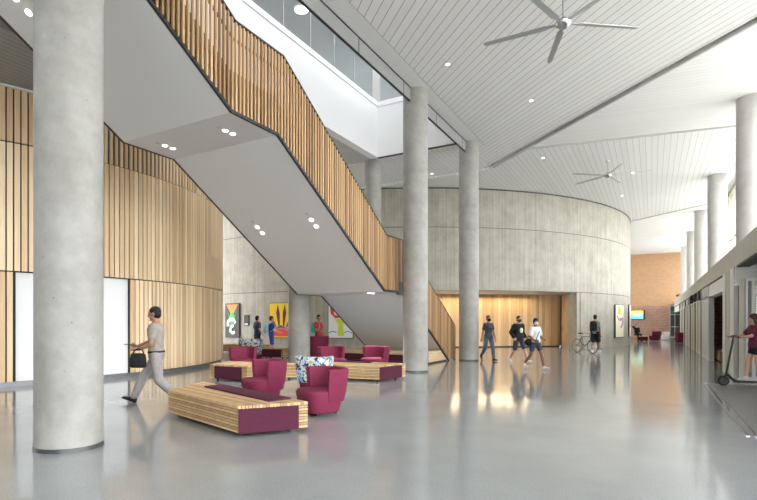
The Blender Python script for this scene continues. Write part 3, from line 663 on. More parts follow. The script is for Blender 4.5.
# ---------------------------------------------------------------- armchairs
def sup(r, a, sx=1.0, sy=1.0, p=2.6):
    c, s = math.cos(a), math.sin(a); k = (abs(c)**p+abs(s)**p)**(-1/p); return (r*sx*k*c, r*sy*k*s)
def make_armchair(mback, mseat, hb=0.77, span=1.80):
    """front of the chair is +Y"""
    o = empty('armchair', (0, 0, 0))
    b = MB(); N = 40
    prof = [(0.05, 0.285), (0.06, 0.30), (0.12, 0.315), (0.26, 0.34), (0.37, 0.355), (0.405, 0.345), (0.42, 0.33), (0.428, 0.29), (0.432, 0.15)]
    b.loft([[(sup(r, 2*PI*i/N, 1.0, 1.0, 3.2)[0], sup(r, 2*PI*i/N, 1.0, 1.0, 3.2)[1]+0.055, z) for i in range(N)] for z, r in prof]); b.build('seat', mseat, o, smooth=True)
    b = MB(); n = 30; rings = []
    for i in range(n+1):
        t = -span+2*span*i/n; a = -PI/2+t
        if i in (0, n): th = 0.05
        else: th = 0.0
        sec = []
        def pt(r, z):
            x, y = sup(r, a, 1.0, 1.0, 3.0); return Vector((x, y, z))
        ri = 0.275; top = hb
        e0 = 0.012
        for r, z in ((0.335, 0.22), (0.365, 0.36), (0.385, 0.52), (0.408, top-0.04), (0.405, top-0.012), (0.385, top), (0.345, top), (0.325, top-0.012), (0.318, top-0.04), (0.296, 0.52), (0.275, 0.40), (0.27, 0.22)):
            sec.append(pt(r, z))
        rings.append(sec)
    # round the arm ends a little
    b.loft(rings); b.build('backrest', mback, o, smooth=True, bevel=0.012)
    b = MB(); b.cyl((0, 0, 0.02), (0, 0, 0.06), 0.05, n=16)
    for k in range(4):
        a = PI/4+k*PI/2; b.capsule((0, 0, 0.025), (0.27*math.cos(a), 0.27*math.sin(a), 0.018), 0.014, 0.014, 8)
    b.build('swivel_base', M['chrome'], o, smooth=True)
    return o
def copy_tree(o, parent=None):
    c = o.copy(); COL.objects.link(c)
    if parent: c.parent = parent
    for ch in list(o.children): copy_tree(ch, c)
    return c
proto_m = make_armchair(M['magenta'], M['magenta']); proto_p = make_armchair(M['pattern'], M['magenta']); proto_h = make_armchair(M['magenta'], M['magenta'], 0.96)
def put(proto, first, x, y, face, label, group, s=1.0):
    o = proto if first else copy_tree(proto)
    o.location = (x, y, 0); o.rotation_euler = (0, 0, face-PI/2); o.scale = (s, s, s); tag(o, label, 'armchair', group); return o
G1 = 'magenta armchairs around the benches'
put(proto_m, True, -4.66, 7.08, math.radians(243), 'nearest magenta armchair, right of the foreground bench end', G1, 0.97)
put(proto_m, False, -6.38, 7.68, math.radians(243), 'magenta armchair standing behind the foreground bench', G1)
put(proto_m, False, -10.3, 11.45, math.radians(-28), 'magenta armchair behind the middle bench, next to the curved timber wall', G1)
put(proto_p, True, -6.26, 9.23, math.radians(105), 'armchair with blue, black and white patterned back behind the nearest magenta chair', 'patterned armchairs')
put(proto_m, False, -8.17, 12.95, math.radians(325), 'magenta armchair at the left end of the bench before the stair', G1)
put(proto_m, False, -7.15, 13.75, math.radians(262), 'magenta armchair under the stair soffit, left of the tall column', G1)
put(proto_p, False, -13.35, 15.3, math.radians(110), 'distant patterned armchair in front of the two people in blue', 'patterned armchairs', 1.12)
put(proto_h, True, -11.15, 16.65, math.radians(140), 'high-backed magenta chair right of the round column, below the person in red', 'high-backed chairs')
put(proto_m, False, 0.22, 47.3, math.radians(160), 'far magenta armchair left in front of the brick wall', 'far magenta armchairs')
put(proto_m, False, 1.78, 43.6, math.radians(120), 'far magenta armchair beside the right-hand column, nearer than the other', 'far magenta armchairs')
o = copy_tree(proto_m); o.scale = (0.75, 0.75, 0.9); o.location = (0.95, 50.5, 0); tag(o, 'far white armchair standing before the brown brick wall', 'armchair')
for ch in o.children:
    if ch.name.startswith(('seat', 'backrest')): ch.data = ch.data.copy(); ch.data.materials[0] = M['white_cloth']
bench([(-2.6, 46.6), (0.0, 46.9), (-0.1, 47.8-0.2), (-2.6, 47.6-0.2)][:], [(0, 0.72, 0.98)], None, 'far timber bench where a person in black sits, beyond the drum', (0, 1)) if False else \
bench([(-2.9, 46.0), (-0.22, 46.3), (-0.22, 47.1), (-2.9, 47.1)], [(0, 0.72, 0.98)], None, 'far timber bench where a person in black sits, beyond the drum', (0, 1))
bench([(2.15, 23.6), (2.75, 23.6), (2.75, 25.6), (2.15, 25.6)], [], None, 'brown timber bench inside the brick-lined opening behind the scooter', (0, 3))

# ---------------------------------------------------------------- wall art
def art(name, x0_, ang_c, wdt, z0, z1, bg, shapes, mats, label, frame=M['dark'], depth=0.06):
    """hangs on the concrete drum at drum angle ang_c; shapes: (material index, [(u,v)...]) in 0..1"""
    c = arcpt(DR+0.02+wdt*wdt/8/DR*0, ang_c, 0, DX, DY); t = Vector((-math.sin(ang_c), math.cos(ang_c), 0)); n = Vector((math.cos(ang_c), math.sin(ang_c), 0))
    o = empty('painting', (c.x, c.y, z0), math.atan2(t.y, t.x), label, 'painting', None)   # local x along wall, local -y outwards
    h = z1-z0
    b = MB(); b.box(-wdt/2-0.03, -depth, -0.03, wdt/2+0.03, 0.0, h+0.03); b.build('frame', frame, o)
    b = MB(); b.mi = 0; b.box(-wdt/2, -depth-0.008, 0, wdt/2, -depth, h); lay = 0
    for mi, pts in shapes:
        lay += 1; b.mi = mi; y = -depth-0.008-0.003*lay
        b.prism([((u-0.5)*wdt, v*h) for u, v in pts], -y-0.003, -y, Matrix(((1, 0, 0, 0), (0, 0, -1, 0), (0, 1, 0, 0), (0, 0, 0, 1))))
    b.build('canvas', mats, o); return o
def c_(n, col): return plain('paint_'+n, col, 0.6)
PO, PG, PW, PK, PY_, PR, PU, PM, PB, PC, PL = c_('orange', (0.85, 0.25, 0.02)), c_('green', (0.06, 0.45, 0.06)), c_('white', (0.85, 0.85, 0.85)), c_('black', (0.03, 0.025, 0.02)), c_('yellow', (0.85, 0.58, 0.02)), c_('red', (0.75, 0.07, 0.04)), c_('lilac', (0.45, 0.25, 0.45)), c_('maroon', (0.15, 0.015, 0.02)), c_('blue', (0.1, 0.35, 0.6)), c_('cream', (0.88, 0.82, 0.62)), c_('lime', (0.62, 0.72, 0.08))
def band(pts, wd):
    L_, R_ = [], []
    for i, p in enumerate(pts):
        a = Vector(pts[max(i-1, 0)]); c = Vector(pts[min(i+1, len(pts)-1)]); d = (c-a).normalized(); n = Vector((-d.y*wd, d.x*wd*0.5)); L_.append(tuple(Vector(p)+n)); R_.append(tuple(Vector(p)-n))
    return L_+R_[::-1]
def quads(pts, wd):
    p = band(pts, wd); n = len(pts); return [[p[i], p[i+1], p[2*n-2-i], p[2*n-1-i]] for i in range(n-1)]
def dcirc(X): return math.atan2(-math.sqrt(DR*DR-(X-DX)**2), X-DX)
scurve = [(0.22, 0.33), (0.20, 0.46), (0.40, 0.55), (0.64, 0.53), (0.78, 0.42)]; curl = [(0.66, 0.36), (0.46, 0.31), (0.38, 0.20), (0.56, 0.12), (0.74, 0.16)]
def ray_drum(px):   # where a sight line to that bearing meets the drum wall
    ph = math.radians(30.8); a = (px-345)/515.0; d = Vector((a*math.cos(ph)-math.sin(ph), math.cos(ph)+a*math.sin(ph))).normalized()
    m = Vector((DX, DY)); t = d.dot(m); q = t-math.sqrt(DR*DR-(m.length_squared-t*t)); p = d*q; return math.atan2(p.y-DY, p.x-DX), q
# positions worked out beforehand from the room survey
A1, A2, A3, A4, A5 = -1.685, -1.481, -1.286, -0.242, -0.071
art('painting', 0, A1, 1.16, 0.62, 2.55, None, [(1, [(0.06, 0.98), (0.94, 0.98), (0.52, 0.62)]), (2, [(0.10, 0.86), (0.30, 0.62), (0.5, 0.82), (0.7, 0.62), (0.9, 0.86), (0.62, 0.45), (0.38, 0.45)]), (2, [(0.36, 0.48), (0.60, 0.48), (0.52, 0.34), (0.40, 0.34)])]+[(3, q) for q in quads(scurve, 0.10)]+[(3, q) for q in quads(curl, 0.09)],
    [PK, PO, PG, PW], 'dark painting with orange triangle, green shape and white curl, next to the timber wall')
rays = []
for (u0, u1, um, vm, v1, w_) in ((0.42, 0.36, 0.37, 0.72, 0.96, 0.075), (0.60, 0.66, 0.65, 0.72, 0.96, 0.075), (0.30, 0.08, 0.17, 0.46, 0.62, 0.05), (0.72, 0.94, 0.85, 0.46, 0.62, 0.05)):
    rays.append((1, [(u0-0.025, 0.30), (u0+0.025, 0.30), (um+w_, vm), (u1, v1), (um-w_, vm)]))
semi = lambda r, cy, k=9: [(0.5+r*math.cos(PI*i/k), cy+r*0.62*math.sin(PI*i/k)) for i in range(k+1)]
art('painting', 0, A2, 1.50, 0.66, 2.52, None, rays+[(2, semi(0.46, 0.06)), (3, semi(0.36, 0.04)), (1, [(0.25, 0.25), (0.5, 0.36), (0.75, 0.25), (0.5, 0.30)])], [PY_, PM, PU, PR], 'yellow painting with dark red rays over a red half sun, left of the round column')
art('painting', 0, A3, 1.30, 0.68, 2.40, None, [(1, [(0.06, 0.98), (0.30, 0.95), (0.52, 0.62), (0.30, 0.58), (0.10, 0.72)]), (0, [(0.2, 0.9), (0.42, 0.66), (0.25, 0.7)]), (2, [(0.25, 0.55), (0.75, 0.60), (0.60, 0.40), (0.66, 0.06), (0.38, 0.06), (0.42, 0.40)])]+[(3, q) for q in quads([(0.02, 0.14), (0.15, 0.2), (0.34, 0.16)], 0.03)]+[(3, q) for q in quads([(0.66, 0.16), (0.82, 0.2), (0.98, 0.14)], 0.03)], [PW, PR, PL, PB], 'white painting with red leaf and lime figure, half hidden by the stair edge')
art('painting', 0, A4, 1.45, 0.58, 2.52, None, [(1, [(0.1, 0.65), (0.2, 0.68), (0.45, 0.55), (0.5, 0.62), (0.78, 0.6), (0.95, 0.66), (0.98, 0.42), (0.8, 0.3), (0.6, 0.28), (0.62, 0.34), (0.8, 0.42), (0.78, 0.52), (0.4, 0.5)]), (2, [(0.3, 0.95), (0.6, 0.95), (0.6, 0.72), (0.3, 0.72)])], [PC, PU, PY_], 'tall cream painting with purple shape on the sunlit side of the drum')
art('painting', 0, A5, 0.8, 0.55, 2.6, None, [(1, [(0.2, 0.3), (0.8, 0.3), (0.5, 0.8)])], [PC, PU], 'last painting at the drum edge, seen almost edge-on')
o = empty('notice_panel', tuple(arcpt(DR+0.01, -1.620, 1.3, DX, DY)), -1.620+PI/2, 'small dark wall notice between the first two paintings', 'notice')
b = MB(); b.box(-0.17, -0.05, 0, 0.17, 0.0, 0.6); b.build('plate', M['dark'], o); b = MB(); b.box(-0.13, -0.06, 0.04, 0.13, -0.05, 0.12); b.build('label_strip', M['white'], o)
# wall screen
o = empty('wall_screen', (-1.6, 59.9, 1.75), 0, 'colourful wall screen on the brown brick at the far end', 'screen')
b = MB(); b.box(-1.2, -0.1, 0, 1.0, 0.06, 0.95); b.build('housing', M['black'], o)
b = MB(); W_ = 1.9; 
for i, (u0, v0, u1, v1) in enumerate(((0, 0.62, 1, 1), (0, 0.28, 1, 0.62), (0, 0, 1, 0.28), (0.55, 0.3, 0.95, 0.7), (0.1, 0.1, 0.4, 0.45))):
    b.mi = i; b.box(-1.05+u0*W_, -0.105-0.004*(i > 2), 0.06+v0*0.83, -1.05+u1*W_, -0.10, 0.06+v1*0.83)
b.build('display', [emit('scr_y', (0.9, 0.75, 0.1), 0.45), emit('scr_g', (0.2, 0.7, 0.35), 0.45), emit('scr_b', (0.1, 0.5, 0.85), 0.45), emit('scr_c', (0.4, 0.9, 0.9), 0.45), emit('scr_o', (0.9, 0.35, 0.3), 0.45)], o)

# ---------------------------------------------------------------- people
def ik(a, c, l1, l2, hint):
    a, c = Vector(a), Vector(c); d = c-a; L = d.length
    if L > (l1+l2)*0.999: c = a+d*((l1+l2)*0.999/L); d = c-a; L = d.length
    u = d/L; x = (l1*l1-l2*l2+L*L)/(2*L); h = math.sqrt(max(l1*l1-x*x, 0)); hh = Vector(hint); hh = hh-u*hh.dot(u); hh.normalize()
    return a+u*x+hh*h, c
def hand(mb, wrist, d, side_v, curl, k=1.0):
    """palm from the wrist along d; side_v points to the thumb side; fingers curl towards the palm normal"""
    d = Vector(d).normalized(); sv = Vector(side_v); sv = (sv-d*sv.dot(d)).normalized(); n = d.cross(sv).normalized()
    wz = Vector(wrist)
    for t in (-0.026, -0.009, 0.009, 0.026): mb.capsule(wz+d*0.01*k+sv*t*0.7*k, wz+d*0.085*k+sv*t*k, 0.014*k, 0.0125*k, 8)
    for t, L in ((0.031, 0.068), (0.0105, 0.078), (-0.0105, 0.072), (-0.031, 0.056)):
        p = wz+d*0.088*k+sv*t*k; a1 = curl*0.6; a2 = curl*1.5
        q = p+(d*math.cos(a1)+n*math.sin(a1))*L*0.5*k; r = q+(d*math.cos(a2)+n*math.sin(a2))*L*0.5*k
        mb.capsule(p, q, 0.0095*k, 0.009*k, 8); mb.capsule(q, r, 0.009*k, 0.0075*k, 8)
    p = wz+d*0.025*k+sv*0.024*k; q = p+(d*0.7+sv*0.7+n*0.2*curl).normalized()*0.042*k; r = q+(d*0.9+sv*0.15+n*0.5*curl).normalized()*0.034*k
    mb.capsule(p, q, 0.0125*k, 0.011*k, 8); mb.capsule(q, r, 0.0105*k, 0.009*k, 8)
SEC_M = [(-0.09, .095, .085), (-0.03, .150, .112), (0.05, .160, .112), (0.16, .140, .100), (0.26, .148, .105), (0.36, .168, .118), (0.44, .175, .115), (0.50, .160, .092), (0.535, .105, .072), (0.56, .062, .060)]
SEC_F = [(-0.09, .095, .085), (-0.03, .155, .118), (0.05, .158, .115), (0.16, .118, .090), (0.26, .128, .100), (0.34, .142, .122), (0.42, .150, .110), (0.49, .140, .084), (0.53, .090, .064), (0.555, .052, .052)]
def person(name_label, x, y, heading, H, feet, hands, look, sex='m', lean=0.0, seat=None, vox=0.011, group=None):
    """heading: world angle the body faces (radians). Local frame: +Y forward, +X right.
       feet: ((x,y,z,pitch) left, right); hands: ((x,y,z) wrist, hand dir, thumb side, curl) left, right; look: dict of clothes"""
    k = H/1.75; root = empty('person', (x, y, 0), heading-PI/2, name_label, 'person', group)
    sec = SEC_M if sex == 'm' else SEC_F; hw = 0.095; l1 = 0.425*k; l2 = 0.425*k; ank = 0.085*k
    F = []
    for (fx, fy, fz, fp) in feet:
        F.append(Vector((fx, fy, fz+ank)) + Vector((0, math.sin(-fp)*0.0, 0)))
    if seat: hz = seat
    else:
        hz = 0.94*k+min(f.z for f in F)-ank
        for f in F:
            dd2 = (abs(f.x)-hw*k)**2+f.y**2; hz = min(hz, math.sqrt(max((l1+l2)**2*0.992-dd2, 0.01))+f.z)
    Rl = Matrix.Rotation(-lean, 3, 'X')
    def T(v): return Vector((0, 0, hz))+Rl @ (Vector(v)*k)
    def torso(mb, z0, z1, off, flare=0.0):
        rings = []; zs = [s for s in sec if z0-1e-6 <= s[0] <= z1+1e-6]
        def at(z):
            for s0, s1 in zip(sec, sec[1:]):
                if s0[0] <= z <= s1[0]:
                    t = (z-s0[0])/(s1[0]-s0[0]); return (z, s0[1]+(s1[1]-s0[1])*t, s0[2]+(s1[2]-s0[2])*t)
            return sec[0] if z < sec[0][0] else sec[-1]
        zs = [at(z0)]+[s for s in zs if z0+0.01 < s[0] < z1-0.01]+[at(z1)]
        zs[0] = (z0, zs[0][1]+flare, zs[0][2]+flare)
        for z, wx, wy in zs:
            rings.append([T((sup(1, 2*PI*i/20, wx+off, wy+off, 2.3)[0], sup(1, 2*PI*i/20, wx+off, wy+off, 2.3)[1]+0.01, z)) for i in range(20)])
        mb.loft(rings)
    shw = 0.168 if sex == 'm' else 0.145
    joints = {}
    mb = MB(); torso(mb, -0.09, 0.56, 0)
    for i, s in ((0, -1), (1, 1)):
        hip = Vector((s*hw*k, 0, hz)); knee, f = ik(hip, F[i], l1, l2, (s*0.08, 1, 0.1)); F[i] = f
        joints[('leg', i)] = (hip, knee, f)
        mb.capsule(hip, knee, 0.082*k, 0.055*k); mb.capsule(knee, knee+(f-knee)*0.35, 0.052*k, 0.056*k); mb.capsule(knee+(f-knee)*0.35, f, 0.056*k, 0.036*k)
        fp = feet[i][3]; dirf = Vector((s*0.12, math.cos(fp), -math.sin(fp))).normalized(); heel = f+Vector((0, -0.02*k, -0.045*k)); mb.capsule(heel, heel+dirf*0.15*k, 0.034*k, 0.026*k)
        joints[('foot', i)] = (f, dirf)
        sh = T((s*shw, 0, 0.475)); hx, hd, ts, cu = hands[i]
        elb, wr = ik(sh, hx, 0.285*k, 0.25*k, (s*0.35, -1, -0.35)); joints[('arm', i)] = (sh, elb, wr)
        mb.capsule(sh, elb, 0.052*k, 0.040*k); mb.capsule(elb, elb+(wr-elb)*0.3, 0.040*k, 0.040*k); mb.capsule(elb+(wr-elb)*0.3, wr, 0.040*k, 0.026*k)
        hdir = Vector(hd) if hd else (wr-elb).normalized(); hand(mb, wr, hdir, ts, cu, k)
    # neck and head
    yaw, pitch = look.get('head', (0, 0)); Rh = Matrix.Rotation(yaw, 3, 'Z') @ Matrix.Rotation(-pitch, 3, 'X')
    nb = T((0, -0.005, 0.53)); hc = T((0, 0.025, 0.70)); mb.capsule(nb, hc+Vector((0, -0.015*k, -0.07*k)), 0.056*k, 0.052*k)
    def Hd(v): return hc+Rh @ (Vector(v)*k)
    mb.ell(Hd((0, -0.005, 0.02)), (0.076*k, 0.096*k, 0.098*k), Rh); mb.ell(Hd((0, 0.028, -0.045)), (0.056*k, 0.062*k, 0.070*k), Rh)
    mb.capsule(Hd((0, 0.088, 0.012)), Hd((0, 0.108, -0.025)), 0.009*k, 0.014*k, 8); mb.capsule(Hd((-0.04, 0.078, 0.03)), Hd((0.04, 0.078, 0.03)), 0.014*k, 0.014*k, 8)
    mb.ell(Hd((0, 0.078, -0.095)), (0.024*k, 0.020*k, 0.018*k), Rh)
    for s in (-1, 1): mb.ell(Hd((s*0.078, -0.005, -0.005)), (0.012*k, 0.02*k, 0.032*k), Rh)
    mb.build('body', look['skin'], root, smooth=True, remesh=vox*0.75, sm=2)
    for s in (-1, 1):
        e = MB(); e.ell(Hd((s*0.031, 0.085, 0.008)), (0.014*k, 0.009*k, 0.009*k), Rh, 10, 8); e.build('eye', M['eye'], root, smooth=True)
    if not look.get('mask'):
        e = MB(); e.ell(Hd((0, 0.090, -0.058)), (0.026*k, 0.008*k, 0.009*k), Rh, 10, 8); e.build('mouth', M['lip'], root, smooth=True)
    else:
        e = MB(); e.ell(Hd((0, 0.040, -0.050)), (0.068*k, 0.078*k, 0.062*k), Rh); e.capsule(Hd((0, 0.09, 0.0)), Hd((0, 0.112, -0.03)), 0.016*k, 0.02*k, 8)
        e.build('face_mask', look['mask'], root, smooth=True, remesh=vox*0.7, sm=1)
    # hair
    hr = MB(); hm = look['hair']; ht = look.get('hairstyle', 'short')
    up = 0.006 if ht == 'short' else 0.014
    hr.ell(Hd((0, -0.020, 0.040)), ((0.077+up)*k, (0.096+up)*k, (0.090+up)*k), Rh)
    hr.ell(Hd((0, -0.040, -0.01)), ((0.072+up)*k, (0.068+up)*k, (0.075+up)*k), Rh)
    if ht == 'long':
        for s in (-1, 0, 1):
            hr.capsule(Hd((s*0.05, -0.05, 0.0)), Hd((s*0.06, -0.075, -0.16)), 0.045*k, 0.045*k); hr.capsule(Hd((s*0.06, -0.075, -0.16)), Hd((s*0.055, -0.10, -0.30)), 0.045*k, 0.025*k)
        for s in (-1, 1): hr.capsule(Hd((s*0.07, 0.0, 0.0)), Hd((s*0.078, -0.01, -0.16)), 0.024*k, 0.024*k)
    if ht == 'bun': hr.ell(Hd((0, -0.12, 0.03)), (0.05*k, 0.05*k, 0.05*k), Rh)
    hr.build('hair', hm, root, smooth=True, remesh=vox*0.8, sm=2)
    if look.get('hat'):
        e = MB(); e.ell(Hd((0, -0.01, 0.055)), (0.088*k, 0.106*k, 0.075*k), Rh); e.capsule(Hd((-0.04, 0.09, 0.05)), Hd((0.04, 0.09, 0.05)), 0.02*k, 0.02*k); e.build('cap', look['hat'], root, smooth=True, remesh=vox*0.8)
    # top
    tm = look['top']; sl = look.get('sleeve', 0.55); e = MB(); off = look.get('loose', 0.016)
    torso(e, look.get('hem', -0.02), 0.535, off, 0.008)
    for i in (0, 1):
        sh, elb, wr = joints[('arm', i)]
        if sl <= 1: q = sh+(elb-sh)*sl; e.capsule(sh, q, (0.054+off)*k, (0.050+off)*k)
        else: e.capsule(sh, elb, (0.054+off)*k, (0.044+off)*k); q = elb+(wr-elb)*(sl-1); e.capsule(elb, q, (0.044+off)*k, (0.034+off)*k)
    e.build('shirt' if sl <= 1 else 'jumper', tm, root, smooth=True, remesh=vox, sm=2)
    # bottoms
    e = MB(); torso(e, -0.085, look.get('waist', 0.05), 0.014)
    ll = look['legs']
    for i in (0, 1):
        hip, knee, f = joints[('leg', i)]; o1 = look.get('leg_loose', 0.012)
        if ll <= 1: q = hip+(knee-hip)*ll; e.capsule(hip, q, (0.088+o1)*k, (0.072+o1*1.2)*k)
        else: e.capsule(hip, knee, (0.086+o1)*k, (0.060+o1)*k); q = knee+(f-knee)*(ll-1); e.capsule(knee, knee+(q-knee)*0.4, (0.060+o1)*k, (0.058+o1)*k); e.capsule(knee+(q-knee)*0.4, q, (0.058+o1)*k, (0.045+o1)*k)
    e.build('trousers' if ll > 1 else 'shorts', look['bottom'], root, smooth=True, remesh=vox, sm=2)
    if look.get('belt'):
        e = MB(); torso(e, 0.045, 0.075, 0.022); e.build('belt', look['belt'], root, smooth=True)
    for i in (0, 1):
        f, df = joints[('foot', i)]; e = MB(); up = Vector((0, 0, 1)); up = (up-df*up.dot(df)).normalized(); hl = f-up*0.042*k-df*0.035*k
        sd = df.cross(up)
        rings = []
        for t, wd, hh in ((-0.035, 0.022, 0.03), (-0.02, 0.033, 0.05), (0.02, 0.036, 0.058), (0.08, 0.036, 0.046), (0.14, 0.044, 0.034), (0.19, 0.042, 0.026), (0.22, 0.028, 0.018), (0.235, 0.012, 0.01)):
            c0 = hl+df*t*k-up*0.043*k
            rings.append([c0+sd*math.cos(a)*wd*k+up*max(0, 1+math.sin(a))*hh*k for a in [2*PI*j/14 for j in range(14)]])
        e.loft(rings); e.capsule(hl+df*0.01*k, f, 0.04*k, 0.044*k); e.build('shoe', look['shoes'], root, smooth=True)
    root['_k'] = k
    return root, T, joints, hc
def rounded_box(mb, c, s, R3):
    M4 = Matrix.Translation(c) @ R3.to_4x4(); mb.box(-s[0]/2, -s[1]/2, -s[2]/2, s[0]/2, s[1]/2, s[2]/2, M4)
def backpack(root, T, mat, label, strap=True, scale=1.0):
    """worn on the back; a thing of its own"""
    rz = root.rotation_euler.z; o = empty('backpack', root.location, rz, label, 'backpack')
    b = MB(); c = T((0, -0.215, 0.30)); w_, d_, h_ = 0.30*scale, 0.17*scale, 0.44*scale
    rings = []
    for z, q in ((-0.5, 0.80), (-0.46, 0.95), (-0.2, 1.0), (0.1, 0.98), (0.36, 0.88), (0.46, 0.7), (0.5, 0.45)):
        rings.append([c+Vector((sup(1, 2*PI*i/24, w_/2*q, d_/2*q, 4)[0], sup(1, 2*PI*i/24, w_/2*q, d_/2*q, 4)[1], z*h_)) for i in range(24)])
    b.loft(rings); b.build('bag', mat, o, smooth=True)
    b = MB(); rings = []
    for z, q in ((-0.42, 0.7), (-0.36, 0.9), (-0.1, 0.9), (0.0, 0.6)):
        rings.append([c+Vector((sup(1, 2*PI*i/20, w_*0.42*q, 0.05*q, 4)[0], -d_/2-0.005+sup(1, 2*PI*i/20, w_*0.42*q, 0.05*q, 4)[1], z*h_)) for i in range(20)])
    b.loft(rings); b.build('front_pocket', mat, o, smooth=True)
    for s in (-1, 1):
        b = MB(); pts = [T((s*0.10, -0.12, 0.44)), T((s*0.105, -0.05, 0.53)), T((s*0.11, 0.06, 0.535)), T((s*0.115, 0.135, 0.44)), T((s*0.125, 0.14, 0.30)), T((s*0.15, 0.07, 0.20)), T((s*0.13, -0.11, 0.14))]
        b.tube(pts, 0.016, 8); b.build('strap', mat, o, smooth=True)
    return o

rad = math.radians
# 1 man in uniform striding left
r1, T1, j1, h1 = person('man in khaki short-sleeved shirt and grey trousers striding left with a bag', -7.87, 6.41, rad(214), 1.90,
    ((-0.10, -0.40, 0.02, 0.6), (0.10, 0.46, 0.0, -0.35)),
    (((-0.20, 0.28, 1.00), (0.1, 0.9, 0.1), (0.8, 0.1, 0.6), 0.5), ((0.20, 0.42, 1.04), (0.0, 1, 0.12), (-0.7, 0, 0.7), 0.55)),
    dict(skin=M['skin_tan'], top=M['khaki'], bottom=M['grey_trouser'], shoes=M['shoe_black'], hair=M['hair_black'], legs=1.93, sleeve=0.6, head=(0, 0.15), belt=M['black_cloth'], hem=0.03, waist=0.06, leg_loose=0.018), vox=0.009, lean=0.03)
o = empty('shoulder_bag', r1.location, r1.rotation_euler.z, 'black bag held at the hip of the man in khaki', 'bag')
b = MB(); rings = []
for z, q in ((0.68, 0.8), (0.70, 1), (0.84, 1.0), (0.92, 0.9), (0.94, 0.6)):
    rings.append([(-0.28+sup(1, 2*PI*i/20, 0.06*q, 0.14*q, 4)[0], 0.25+sup(1, 2*PI*i/20, 0.06*q, 0.14*q, 4)[1], z) for i in range(20)])
b.loft(rings); b.build('bag', M['black_cloth'], o, smooth=True)
b = MB(); b.tube([(-0.28, 0.15, 0.92), (-0.26, 0.18, 0.99), (-0.24, 0.26, 1.02), (-0.26, 0.32, 0.99), (-0.28, 0.35, 0.92)], 0.012, 8); b.build('handle', M['black_cloth'], o, smooth=True)
o = empty('phone', r1.location, r1.rotation_euler.z, 'dark phone held out in the hand of the man in khaki', 'phone')
b = MB(); b.box(0.135, 0.50, 1.075, 0.205, 0.65, 1.087); b.build('phone_body', M['black'], o)

# 2 person in black mask, jeans
r2, T2, _, _ = person('person in dark T-shirt, jeans and black mask walking by the middle column', -5.45, 20.0, rad(-42), 1.78,
    ((-0.10, 0.22, 0.0, -0.15), (0.10, -0.34, 0.10, 0.8)),
    (((-0.22, 0.16, 0.84), None, (0.6, 0.4, 0), 0.5), ((0.22, -0.14, 0.82), None, (-0.6, 0.4, 0), 0.5)),
    dict(skin=M['skin_tan'], top=M['charcoal'], bottom=M['denim'], shoes=M['shoe_black'], hair=M['hair_brown'], mask=M['black_cloth'], legs=1.85, sleeve=0.6, hem=-0.04), 'f')
# 3 man in hoodie with print
r3, T3, _, _ = person('man in black hoodie with pale print and dark shorts, middle of the walking trio', -4.28, 19.85, rad(-38), 1.80,
    ((-0.10, 0.36, 0.0, -0.25), (0.10, -0.36, 0.03, 0.6)),
    (((-0.25, 0.10, 0.92), None, (0.6, 0.6, 0), 0.6), ((0.25, 0.05, 0.92), None, (-0.6, 0.6, 0), 0.6)),
    dict(skin=M['skin'], top=M['black_cloth'], bottom=M['dark_shorts'], shoes=M['shoe_white'], hair=M['hair_brown'], mask=M['navy_cloth'], legs=0.86, sleeve=1.9, loose=0.028, hem=-0.07, leg_loose=0.014, head=(-0.1, 0)))
b = MB(); b.ell(T3((0, 0.155, 0.30)), (0.08, 0.018, 0.10)); b.build('chest_print', M['lime_print'], r3, smooth=True)
backpack(r3, T3, M['black_cloth'], 'black backpack on the man in the printed hoodie')
# 4 woman in white T-shirt
r4, T4, _, _ = person('woman in white T-shirt, dark shorts and pale mask, right of the walking trio', -3.20, 17.25, rad(-35), 1.66,
    ((-0.09, 0.27, 0.0, -0.2), (0.09, -0.38, 0.09, 0.8)),
    (((-0.19, 0.24, 0.93), (0.6, 0.7, 0), (0, 0.2, 1), 0.7), ((0.22, 0.20, 0.90), (-0.5, 0.8, 0), (0, 0.2, 1), 0.7)),
    dict(skin=M['skin_dark'], top=M['white_cloth'], bottom=M['dark_shorts'], shoes=M['shoe_white'], hair=M['hair_black'], hairstyle='bun', mask=M['white_cloth'], legs=0.55, sleeve=0.7, hem=0.02, head=(-0.5, 0), loose=0.022), 'f')
o = empty('shoulder_bag', r4.location, r4.rotation_euler.z, 'dark shoulder bag hanging beside the woman in the white T-shirt', 'bag')
b = MB(); b.ell((0.27, -0.02, 0.86), (0.07, 0.15, 0.12)); b.build('bag', M['black_cloth'], o, smooth=True)
b = MB(); b.tube([(0.27, -0.08, 0.95), T4((0.10, -0.13, 0.36)), T4((-0.06, -0.10, 0.52)), T4((-0.09, 0.04, 0.545)), T4((-0.02, 0.15, 0.36)), T4((0.12, 0.15, 0.10)), (0.27, 0.06, 0.95)], 0.014, 8); b.build('strap', M['navy_cloth'], o, smooth=True)
# 5 man pushing bicycle (seen from behind)
r5, T5, _, _ = person('man seen from behind in grey shirt and black shorts walking a bicycle', -2.42, 28.3, rad(75), 1.88,
    ((-0.10, -0.12, 0.0, 0.2), (0.10, 0.22, 0.0, -0.1)),
    (((-0.33, 0.30, 0.98), (0, 1, -0.1), (0.9, 0, 0.1), 0.8), ((0.26, -0.05, 0.90), None, (-0.6, 0.6, 0), 0.5)),
    dict(skin=M['skin_tan'], top=M['grey_cloth'], bottom=M['black_cloth'], shoes=M['shoe_white'], hair=M['hair_black'], legs=0.92, sleeve=0.7, hem=-0.05, leg_loose=0.025))
backpack(r5, T5, M['black_cloth'], 'black backpack on the man walking the bicycle', scale=1.12)
